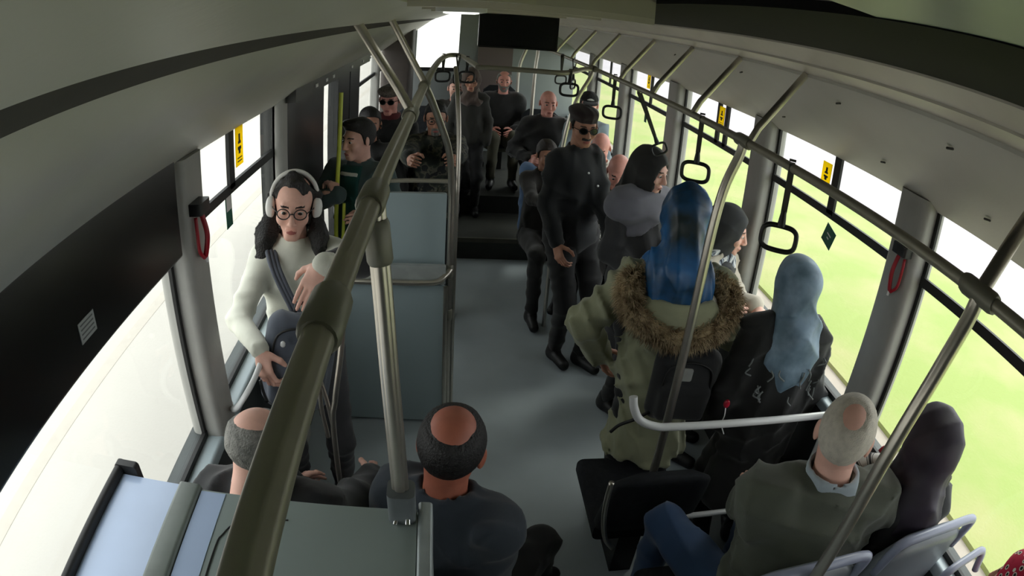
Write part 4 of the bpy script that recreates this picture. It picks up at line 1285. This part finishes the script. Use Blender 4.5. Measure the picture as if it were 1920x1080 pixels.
def backpack(loc, rot, m, label, w=0.15, h=0.21, d=0.08, seed=1, zipm=None, straps=()):
    e = sdfobj('backpack', lambda P: smin(s_rbox(P, (0, 0, 0), (w, d, h), 0.06), s_rbox(P, (0, -d * 0.9, -h * 0.3), (w * 0.8, 0.045, h * 0.5), 0.035), 0.02) + folds(P, seed, 0.007, 24),
               (-w - .03, -d - .09, -h - .03), (w + .03, d + .04, h + .03), 0.011, m, None, loc, rot)
    tag(e, label, 'backpack')
    z = MB()
    z.tube([(-w * 0.72, -d * 1.0, h * 0.1), (-w * 0.6, -d * 1.08, h * 0.62), (0, -d * 1.08, h * 0.8), (w * 0.6, -d * 1.08, h * 0.62), (w * 0.72, -d * 1.0, h * 0.1)], 0.004, 6, sub=5)
    z.obj('zipper', zipm or SEAM, e, smooth=True)
    b = MB().tube([(-0.03, 0, h * 0.98), (-0.025, -0.0, h * 1.15), (0.025, -0.0, h * 1.15), (0.03, 0, h * 0.98)], 0.007, 8, sub=4)
    b.obj('carry_loop', SEAM, e, smooth=True)
    return e
def wire(name, pts, r, m, parent, sub=5, label=None):
    o = MB().tube(pts, r, 8, sub=sub).obj(name, m, parent, smooth=True)
    if label: o['label'] = label
    return o

# ------------------------------------------------------------------ the passengers
C = cloth
# woman with headphones
I = person('woman in white top with large white headphones, glasses and long black hair by left window',
           (-0.945, 2.13, 1.515), yaw=195, hyaw=190, pitch=2, roll=-5, fem=True, hf=0.62, skin='light', hair='long', hairm=HAIRB, seed=4, glasses='plain',
           top=('sweater', C('white_sweater', (222, 222, 208), bump=0.3)), off_=0.018, pants=C('charcoal_trousers', (62, 62, 66)), hem=0.80, sh=0.98,
           rh=(-1.0, 1.74, 1.135), rcurl=1.15, rfd=(0.1, -0.35, -1), rpn=(0.3, 0.95, 0.1), lh=(-0.775, 1.81, 1.42), lcurl=0.2, lfd=(-0.35, -0.12, -0.9), lpn=(0.2, 1.0, 0.0),
           elb=((-1.0, -0.2, -0.2), (0.8, -0.9, -0.3)), lean=(0.0, -0.05))
hp, R_ = I['hp'], I['root']
mb = MB().tube([hp((0.092 * math.sin(a), -0.012, 0.028 + 0.106 * math.cos(a))) for a in [math.radians(x) for x in range(-100, 101, 10)]], 0.0085, 12, sub=3)
hd = mb.obj('headphones', mat('white_headphone_plastic', (226, 224, 220), 0.35, var=0.02), R_, smooth=True)
for k in (-1, 1):
    V, F = polygonise(lambda P: smin(s_ell(P, (k * 0.097, -0.006, -0.008), (0.017, 0.034, 0.042)), s_ell(P, (k * 0.086, -0.006, -0.008), (0.012, 0.036, 0.044)), 0.01), (min(k * .06, k * .13), -.06, -.07), (max(k * .06, k * .13), .05, .06), 0.005)
    link('ear_cup', (V * I['hs']) @ I['Rh'].T + I['hc'], F, MATS['white_headphone_plastic'], hd, True)
# strap of the backpack across the sweater, and collar buttons
def chest(I, x, z, o=0.0):
    """point on the front of the torso at local x,z"""
    for y in np.arange(0.30, -0.1, -0.004):
        P = np.array([x, y, z])
        if I['torso'](P[None], o)[0] < 0:
            return (x, y, z)
    return (x, 0.1, z)
zs = I['N'][2]
mb = MB()
pts = [(0.115, -0.10, zs - 0.07), (0.105, -0.03, zs + 0.005), chest(I, 0.085, zs - 0.05, 0.042), chest(I, 0.055, zs - 0.13, 0.044), chest(I, 0.02, zs - 0.22, 0.046), chest(I, 0.01, zs - 0.30, 0.05)]
for dx in (-0.010, 0.0, 0.010):
    mb.tube([(p[0] + dx * 1.6, p[1] + 0.004, p[2] + dx * 0.6) for p in pts], 0.009, 8, sub=5)
mb.obj('shoulder_strap', C('grey_webbing', (92, 96, 106)), R_, smooth=True)
for dz in (0.13, 0.17, 0.21):
    p = chest(I, -0.012, zs - dz, 0.030)
    MB().tube([p, (p[0], p[1] + 0.004, p[2])], 0.006, 10).obj('button', WHITE, R_, smooth=True)
V, F = polygonise(lambda P: s_cap(P, I['EL'][-1] + (I['WR'][-1] - I['EL'][-1]) * 0.15, I['EL'][-1] + (I['WR'][-1] - I['EL'][-1]) * 0.86, 0.066, 0.052) + folds(P, 8, 0.008, 40), np.minimum(I['EL'][-1], I['WR'][-1]) - .1, np.maximum(I['EL'][-1], I['WR'][-1]) + .1, 0.009)
I['part']('draped_dark_sleeve', V, F, C('black_wool', (26, 23, 26)))
bp = backpack((-0.895, 1.83, 1.045), (math.radians(-8), math.radians(12), math.radians(10)), C('grey_backpack_cloth', (84, 90, 102)), 'dark grey cloth backpack held in front by the woman in headphones', w=0.135, h=0.185, d=0.065, seed=3)
MB().tube([(-0.06, -0.10, 0.10), (-0.06, -0.112, 0.10)], 0.009, 12).obj('badge', WHITE, bp, smooth=True)
MB().tube([(0.11, -0.10, 0.09), (0.07, -0.112, 0.02), (0.03, -0.115, -0.03), (0.0, -0.118, -0.10), (0.01, -0.118, -0.16)], 0.0035, 6, sub=4).obj('seam_piping', SEAM, bp, smooth=True)
wire('tassel', [(-0.99, 1.66, 1.07), (-0.985, 1.655, 1.03), (-0.975, 1.65, 0.99)], 0.006, BLACKP, None).update_tag()
t_ = bpy.data.objects['tassel']; tag(t_, 'small dark tassel hanging at the white handle under her hand', 'tassel')

# teenager in teal
I = person('teenager with black fringe in teal jacket and dark green shirt holding the yellow pole', (-0.90, 3.42, 1.495), yaw=160, hyaw=138, pitch=3, hf=0.7, skin='light', hair='quiff', hairm=HAIRB, seed=7,
           top=('jacket', C('teal_grey_jacket', (66, 84, 84))), off_=0.026, pants=C('black_trousers', (26, 26, 28)),
           rh=(-0.975, 3.20, 1.235), rcurl=1.2, rfd=(-0.3, 0.35, 0.2), rpn=(-0.6, 0.6, 0), lh=(-0.80, 3.2, 1.10), lcurl=0.9, elb=(None, (0.8, 0.3, -0.7)))
zs = I['N'][2]
V, F = polygonise(lambda P: smax(I['torso'](P, 0.033), np.maximum(np.abs(P[..., 0] - 0.02) - 0.075 + 0.05 * np.clip(P[..., 2] - zs + 0.12, 0, 1), np.maximum(-P[..., 1] + 0.02, np.abs(P[..., 2] - (zs - 0.20)) - 0.21)), 0.006),
                  (-0.2, 0, zs - 0.45), (0.2, 0.22, zs + 0.03), 0.009)
I['part']('shirt', V, F, C('dark_green_shirt', (20, 72, 68)))
V, F = polygonise(lambda P: smax(I['torso'](P, 0.040), np.maximum(np.abs(P[..., 0] - 0.02) - 0.06, np.maximum(-P[..., 1] + 0.02, np.abs(P[..., 2] - (zs - 0.03)) - 0.016)), 0.006),
                  (-0.15, 0, zs - 0.13), (0.15, 0.22, zs - 0.03), 0.007)
I['part']('white_undershirt', V, F, C('white_cotton', (222, 222, 216)))
w_ = I['WR'][1] * 0.82 + I['EL'][1] * 0.18
dd = (I['WR'][1] - I['EL'][1]); dd /= np.linalg.norm(dd)
MB().tube([w_ - dd * 0.012, w_ + dd * 0.012], 0.036, 16).obj('watch', mat('silver_watch', (210, 212, 214), 0.25, metal=0.8), I['root'], smooth=True)

person('bearded dark-haired man looking left, right behind the teenager in teal', (-0.93, 4.12, 1.45), yaw=175, hyaw=190, hf=0.7, skin='tan', hair='short', hairm=HAIRB, beard='full', beardm=HAIRB, seed=11,
       top=('jacket', C('black_jacket', (28, 28, 28))), pants=MATS['black_trousers'], fine=1.25, handsvis=False)
I = person('man in grey patterned flat cap and dark glasses with maroon scarf at the left', (-0.86, 4.72, 1.540), yaw=175, hyaw=172, pitch=6, skin='pink', hair='short', hairm=HAIRG, glasses='sun', seed=12,
           top=('jacket', MATS['black_jacket']), collar=('scarf', C('maroon_scarf', (92, 30, 34))), pants=MATS['black_trousers'], fine=1.25, handsvis=False)
cap_on(I, patternmat('grey_tweed', [(70, 64, 60), (120, 110, 102), (92, 84, 78)], 60, 'camo'), kind='flat', name='flat_cap')
I = person('grey-moustached man in camouflage jacket with glasses behind the partition', (-0.49, 4.25, 1.480), yaw=182, hyaw=184, pitch=8, skin='tan', hair='short', hairm=HAIRB, beard='goatee', beardm=HAIRG, glasses='plain', seed=13,
           top=('camouflage_jacket', patternmat('dark_camouflage', [(28, 34, 30), (44, 50, 42), (86, 84, 72), (24, 28, 30)], 14, 'camo')), off_=0.034, fat=1.08, pants=MATS['black_trousers'], fine=1.2,
           rh=(-0.62, 3.62, 1.30), lh=(-0.34, 3.72, 1.30), rcurl=1.0, lcurl=1.0)
I = person('woman in brown headscarf and glasses far back left of the aisle', (-0.22, 6.0, 1.575), yaw=178, pitch=4, fem=True, skin='tan', hijab=True, hijabm=C('brown_scarf', (88, 74, 68)), glasses='plain', seed=14, z0=0.2,
           top=('coat', C('dark_olive_coat', (46, 46, 42))), pants=MATS['black_trousers'], fine=1.4, handsvis=False)
person('pale-faced passenger with dark hair tucked between the headscarf woman and the steel poles', (-0.36, 6.2, 1.46), yaw=185, z0=0.2, skin='light', hair='short', hairm=HAIRD, seed=15, top=('coat', MATS['dark_olive_coat']), pants=MATS['black_trousers'], fine=1.5, handsvis=False, s=0.9)
person('man in black jacket and olive trousers seated high at the middle rear', (0.155, 6.8, 1.49), yaw=180, pose='sit', z0=0.38, s=0.98, skin='pink', hair='ring', hairm=HAIRG, beard='stubble', beardm=HAIRG, seed=16, fat=1.12,
       top=('jacket', MATS['black_jacket']), off_=0.04, pants=C('olive_trousers', (98, 96, 80)), fine=1.3,
       rh=(0.02, 6.55, 0.98), lh=(0.27, 6.55, 0.98), lean=(0, -0.08), knees=((0.27, 6.45, 0.93), (0.06, 6.42, 0.93)))
I = person('bald man in dark jacket and blue jeans right of the aisle at the rear', (0.49, 5.72, 1.42), yaw=184, pitch=4, pose='sit', z0=0.2, s=1.0, skin='pink', hair='bald', hairm=HAIRG, seed=17, fat=1.08,
           top=('jacket', MATS['black_jacket']), off_=0.035, pants=C('blue_jeans_light', (78, 104, 138)), fine=1.3, knees=((0.62, 5.3, 0.80), (0.30, 5.32, 0.86)), lh=(0.60, 5.5, 0.9), rh=(0.33, 5.55, 0.92))
person('brown-haired person in dark coat seated just left of the man in sunglasses', (0.335, 4.55, 1.180), yaw=190, pitch=8, pose='sit', s=0.92, skin='tan', hair='short', hairm=HAIRD, seed=18, fem=True,
       top=('coat', C('dark_brown_coat', (36, 33, 30))), pants=C('dark_trousers', (30, 30, 30)), fine=1.2, rh=(0.30, 4.1, 0.93), rcurl=1.2, lh=(0.42, 4.2, 0.62))
I = person('standing man in black jacket, dark beret and sunglasses with moustache in the aisle', (0.395, 3.62, 1.585), yaw=205, hyaw=188, pitch=10, hf=0.75, sh=0.78,  skin='tan', hair='short', hairm=HAIRB, beard='mous', beardm=HAIRB, glasses='sun', seed=19, fat=1.05,
           top=('jacket', C('blue_black_jacket', (26, 29, 32))), off_=0.026, hem=0.72, pants=MATS['black_trousers'], rh=(0.26, 3.42, 0.90), lh=(0.56, 3.36, 0.98), rcurl=0.9, lcurl=0.8, feet=((0.52, 3.55, 0), (0.36, 3.62, 0)))
cap_on(I, C('dark_maroon_wool', (46, 34, 36)), kind='beret', name='beret')
zs = I['N'][2]
for (x, dz) in ((0.02, -0.10), (-0.05, -0.18), (-0.13, -0.22)):
    p = chest(I, x, zs + dz, 0.045)
    MB().tube([p, (p[0], p[1] + 0.004, p[2])], 0.007, 10).obj('badge', WHITE, I['root'], smooth=True)
I = person('passenger in black cap with white front panel by the far right window', (0.78, 5.30, 1.49), yaw=175, pitch=10, pose='sit', z0=0.25, s=0.98, skin='light', hair='short', hairm=HAIRB, seed=20, sh=0.85, fat=0.9,
           top=('shirt', C('pale_blue_shirt', (128, 142, 150))), pants=MATS['dark_trousers'], fine=1.4, handsvis=False)
cap_on(I, C('black_cap_cotton', (22, 24, 24)), C('white_cap_front', (210, 214, 210)), 'cap')
person('bald man in pale collar half hidden behind the beret man', (0.78, 4.72, 1.235), yaw=160, pitch=25, pose='sit', s=0.92, skin='pink', hair='bald', hairm=HAIRG, seed=21, top=('shirt', C('cream_shirt', (200, 196, 184))), pants=MATS['dark_trousers'], fine=1.35, handsvis=False)
person('bald elderly man seated looking down beside the dark-scarved woman', (0.77, 4.08, 1.20), yaw=172, hyaw=165, pitch=22, pose='sit', s=0.93, skin='pink', hair='bald', hairm=HAIRG, seed=22, hk=1.08, top=('patterned_shirt', patternmat('white_black_print', [(206, 206, 200), (60, 60, 60), (214, 214, 208), (190, 190, 186)], 26, 'camo')), pants=MATS['dark_trousers'], fine=1.2,
       rh=(0.62, 3.75, 0.80), lh=(0.78, 3.75, 0.80))
# woman in dark headscarf, grey shawl
I = person('woman in black headscarf and grey shawl looking out to the right by the tilted strap', (0.67, 3.10, 1.470), yaw=212, hyaw=222, pitch=12, fem=True, skin='light', hf=0.75, hijab=True, hijabm=C('black_scarf', (34, 34, 34)), seed=23, hw=0.95,
           top=('coat', C('dark_grey_coat', (52, 53, 56))), off_=0.035, hem=0.3, flare=0.08, pants=MATS['black_trousers'],
           lh=(0.80, 2.86, 1.02), rh=(0.62, 2.9, 0.92))
GS = C('grey_shawl', (112, 112, 122))
V, F = polygonise(lambda P: smax(smax(smin(I['torso'](P, 0.045), s_cap(P, I['SH'][-1], I['SH'][1], 0.115), 0.05) + folds(P, 5, 0.012, 40, (1, 1, 1.6)), I['N'][2] - 0.13 - P[..., 2] - 0.5 * P[..., 0], 0.01), -I['neck'](P, 0.03), 0.01), (-0.34, -0.25, I['N'][2] - 0.42), (0.34, 0.30, I['N'][2] + 0.09), 0.0115)
I['part']('shawl', V, F, GS)
# woman with dark hood and plaid scarf
I = person('young woman in grey headscarf with striped scarf leaning at the right window', (0.95, 2.62, 1.325), yaw=225, hyaw=240, pitch=10, fem=True, skin='light', hijab=True, hijabm=C('charcoal_scarf', (50, 52, 54)), seed=25, hw=0.88,
           top=('light_coat', C('beige_coat', (196, 188, 172))), off_=0.03, pants=MATS['black_trousers'],
           lh=(1.04, 2.34, 1.05), lcurl=0.35, lfd=(0.3, -0.9, -0.3), lpn=(0, 0, -1), rh=(0.86, 2.36, 1.02), rcurl=0.8, hem=0.6, s=0.86, lean=(0.05, -0.1))
SS = patternmat('striped_scarf', [(40, 44, 56), (176, 186, 196), (52, 60, 76), (208, 210, 210)], 9, 'wave', rot=(0.5, 0.3, 0))
V, F = polygonise(lambda P: smax(smax(smin(I['torso'](P, 0.038), I['neck'](P, 0.045), 0.06) + folds(P, 6, 0.012, 42, (1, 1, 2)), I['N'][2] - 0.17 + 0.8 * np.abs(P[..., 0]) - P[..., 2], 0.01), P[..., 2] - (I['N'][2] + 0.055), 0.01), (-0.25, -0.2, I['N'][2] - 0.25), (0.25, 0.26, I['N'][2] + 0.09), 0.0095)
I['part']('striped_scarf', V, F, SS)
# parka
KH = C('khaki_parka_cotton', (146, 148, 120), bump=0.35)
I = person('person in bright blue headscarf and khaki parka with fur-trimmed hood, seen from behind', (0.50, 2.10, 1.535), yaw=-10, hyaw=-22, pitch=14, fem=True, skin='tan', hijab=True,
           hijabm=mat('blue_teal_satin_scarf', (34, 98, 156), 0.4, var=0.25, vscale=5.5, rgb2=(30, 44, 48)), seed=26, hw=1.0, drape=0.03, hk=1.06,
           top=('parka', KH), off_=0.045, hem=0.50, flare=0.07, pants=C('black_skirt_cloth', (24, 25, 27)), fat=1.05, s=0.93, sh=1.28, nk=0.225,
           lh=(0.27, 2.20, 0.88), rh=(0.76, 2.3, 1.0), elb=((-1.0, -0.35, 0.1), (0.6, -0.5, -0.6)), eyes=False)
FUR = mat('brown_grey_fur', (206, 186, 150), 0.95, var=0.3, vscale=22, rgb2=(120, 98, 70))
zs = I['N'][2]
ring = []
for i in range(16):
    a = 2 * math.pi * i / 16
    ring.append((0.20 * math.cos(a), -0.135 + 0.085 * math.sin(a), zs - 0.075 + 0.085 * math.sin(a) + 0.02 * math.cos(2 * a)))
tuft_ring('fur_trim', FUR, I['root'], ring, 0.036, 11000, 0.034, 5, 0.0022)
V, F = polygonise(lambda P: smax(s_ell(P, (0, -0.15, zs - 0.12), (0.175, 0.10, 0.12)) + folds(P, 2, 0.01, 30), -s_ell(P, (0, -0.13, zs + 0.00), (0.13, 0.09, 0.10)), 0.02), (-0.23, -0.30, zs - 0.28), (0.23, 0.06, zs + 0.05), 0.009)
I['part']('hood', V, F, KH)
V, F = polygonise(lambda P: s_ell(P, (0.07, -0.14, zs - 0.065), (0.085, 0.06, 0.045)) + folds(P, 4, 0.007, 40), (-0.1, -0.25, zs - 0.18), (0.2, 0.05, zs + 0.05), 0.009)
I['part']('hood_lining', V, F, C('cream_lining', (196, 190, 174)))
b2 = backpack((0.535, 1.90, 0.93), (math.radians(4), 0, math.radians(-8)), C('black_backpack_cloth', (27, 28, 30)), 'black backpack with dangling straps on the back of the khaki parka', w=0.135, h=0.175, d=0.055, seed=9)
wire('dangling_strap', [(-0.11, -0.03, -0.12), (-0.17, -0.04, -0.16), (-0.22, -0.02, -0.21), (-0.25, -0.02, -0.25)], 0.007, SEAM, b2)
MB().rbox(-0.055, -0.012, -0.122, -0.117, 0.10, 0.155, r=0.008).obj('tag', mat('pale_tag', (168, 170, 166), 0.5), b2)
kc = tag(sdfobj('key_charm', lambda P: smin(s_ell(P, (0, 0, 0), (0.013, 0.011, 0.018)), s_ell(P, (0, -0.004, 0.013), (0.007, 0.007, 0.007)), 0.004), (-.02, -.02, -.025), (.02, .02, .03), 0.003, mat('red_charm', (178, 24, 50), 0.3), None, (0.635, 1.69, 0.975)), 'small red charm hanging above the white barrier bar', 'charm')
wire('cord', [(0.0, 0, -0.015), (-0.006, -0.02, -0.04), (-0.014, -0.03, -0.07), (-0.008, -0.06, -0.095)], 0.0022, WHITE, kc)
# blue-grey headscarf
I = person('woman in pale blue-grey headscarf and black jacket seen from behind at the right window', (0.91, 1.86, 1.375), yaw=-8, hyaw=0, pitch=10, fem=True, skin='tan', hijab=True, hijabm=mat('blue_grey_satin', (142, 166, 188), 0.5, var=0.2, vscale=10, rgb2=(100, 124, 140)), seed=31, hw=0.95, drape=0.04,
           top=('jacket', C('black_embroidered_jacket', (27, 28, 28))), off_=0.04, flare=0.05, hem=0.35, pants=MATS['black_trousers'], s=0.87, fat=1.1, eyes=False, handsvis=False)
rg = random.Random(2)
for i in range(22):
    a = math.radians(rg.uniform(-150, -20)); z = I['N'][2] - rg.uniform(0.10, 0.24)
    x0_, y0_ = 0.19 * math.cos(a), 0.16 * math.sin(a) - 0.03
    MB().tube([(x0_, y0_, z), (x0_ * 1.02 + rg.uniform(-.02, .02), y0_ * 1.03, z - 0.02), (x0_ + rg.uniform(-.03, .03), y0_ * 1.02, z - rg.uniform(.03, .05))], 0.0032, 6, sub=3).obj('embroidered_stitch', C('grey_embroidery', (120, 126, 126)), I['root'], smooth=True)
# white-haired man
I = person('white-haired balding man in olive jacket seated on the right, seen from behind', (0.60, 0.975, 1.365), yaw=-12, hyaw=-40, pitch=0, nk=0.14, pose='sit', s=1.0, skin='light', hair='whitering', hairm=HAIRW, seed=33, fat=1.1, sh=1.05,
           top=('olive_jacket', C('olive_jacket_cloth', (84, 88, 76), bump=0.4)), off_=0.045, pants=C('blue_jeans_dark', (52, 78, 116)),
           lh=(0.68, 1.38, 0.80), rh=(0.80, 1.40, 0.76), lcurl=0.5, lfd=(0.2, 0.8, 0.1), lpn=(0, 0, -1), knees=((0.39, 1.42, 0.66), (0.74, 1.40, 0.66)), eyes=False,
           elb=((-0.9, -0.3, -0.3), (0.8, -0.2, -0.5)), collar=('shirt_collar', C('pale_blue_collar', (164, 176, 184))))
# woman in purple headscarf
I = person('woman in dark purple headscarf and black coat by the near right window', (0.94, 0.93, 1.325), yaw=-6, hyaw=-4, pose='sit', s=0.93, fem=True, skin='tan', hijab=True, hijabm=mat('dark_purple_scarf', (58, 50, 64), 0.6, var=0.15, vscale=8, rgb2=(44, 38, 48)), seed=35, hw=1.02, sh=0.82, drape=0.08,
           top=('coat', C('black_coat', (22, 23, 26))), off_=0.04, pants=MATS['black_skirt_cloth'], eyes=False, handsvis=False, knees=((0.86, 1.36, 0.66), (1.00, 1.36, 0.66)))
sdfobj('patterned_scarf', lambda P: s_cap(P, (-0.10, 0.02, 0.02), (0.09, -0.02, 0.035), 0.042, 0.030) + folds(P, 8, 0.012, 50), (-.18, -.09, -.06), (.16, .08, .11), 0.007,
       patternmat('black_white_scarf', [(34, 34, 40), (214, 212, 208), (44, 42, 50), (222, 220, 216)], 12, 'wave', rot=(0, 1.0, 0.4)), I['root'], (-0.165, 0.09, I['N'][2] + 0.0))
MB().tube([(-0.125, 0.075, I['N'][2] + 0.075), (-0.115, 0.075, I['N'][2] + 0.088), (-0.10, 0.08, I['N'][2] + 0.08)], 0.008, 8, sub=3).obj('red_pin', RED, I['root'], smooth=True)
# person with red patterned scarf at the edge
person('seated person with red and white-black patterned scarf at the lower right corner', (0.935, 0.35, 1.265), yaw=0, pose='sit', s=0.88, fem=True, skin='tan', hijab=True,
       hijabm=patternmat('red_dotted_scarf', [(30, 28, 30), (222, 216, 206), (176, 24, 60), (188, 30, 66)], 48, 'dots'), seed=36, sh=0.8, hw=0.95,
       top=('coat', MATS['black_coat']), pants=MATS['black_skirt_cloth'], eyes=False, handsvis=False, knees=((0.88, 0.66, 0.6), (1.02, 0.66, 0.6)), fine=1.2)
e = empty('seat_handle', (0.955, 0.56, 1.11), 'short handle painted with sky tint beside the red patterned scarf', 'handle')
MB().tube([(-0.12, 0.0, 0.0), (-0.10, 0.0, 0.06), (0.0, 0.01, 0.075), (0.08, 0.015, 0.07), (0.095, 0.0, 0.0)], 0.013, 12, sub=5).obj('handle_tube', HANDLE, e, smooth=True)
# balding man in navy
person('balding brown-headed man in navy jacket seated on the left aisle seat', (-0.355, 1.25, 1.165), yaw=-28, hyaw=-14, pitch=6, roll=6, nk=0.145, pose='sit', s=1.05, sh=0.8, skin='warm', hair='crown', hairm=HAIRB, seed=38, fat=1.08,
       top=('navy_jacket', C('navy_jacket_cloth', (48, 56, 66), bump=0.4)), off_=0.035, pants=MATS['black_trousers'], lh=(-0.42, 1.62, 0.64), rh=(-0.30, 1.52, 0.60), eyes=False)
I = person('grey-haired man in black jacket seated by the left window behind the rail', (-0.87, 1.22, 1.150), yaw=-8, hyaw=-30, pitch=24, nk=0.145, pose='sit', s=0.97, skin='light', hair='crown', hairm=HAIRG, seed=39,
       top=('black_puffer_jacket', C('black_puffer_cloth', (26, 27, 29))), off_=0.045, pants=C('navy_trousers', (40, 50, 66)), collar=('white_collar', C('white_collar_cloth', (216, 216, 212))),
       lh=(-0.92, 1.6, 0.66), rh=(-0.62, 1.62, 0.7), knees=((-0.95, 1.7, 0.56), (-0.66, 1.74, 0.56)))
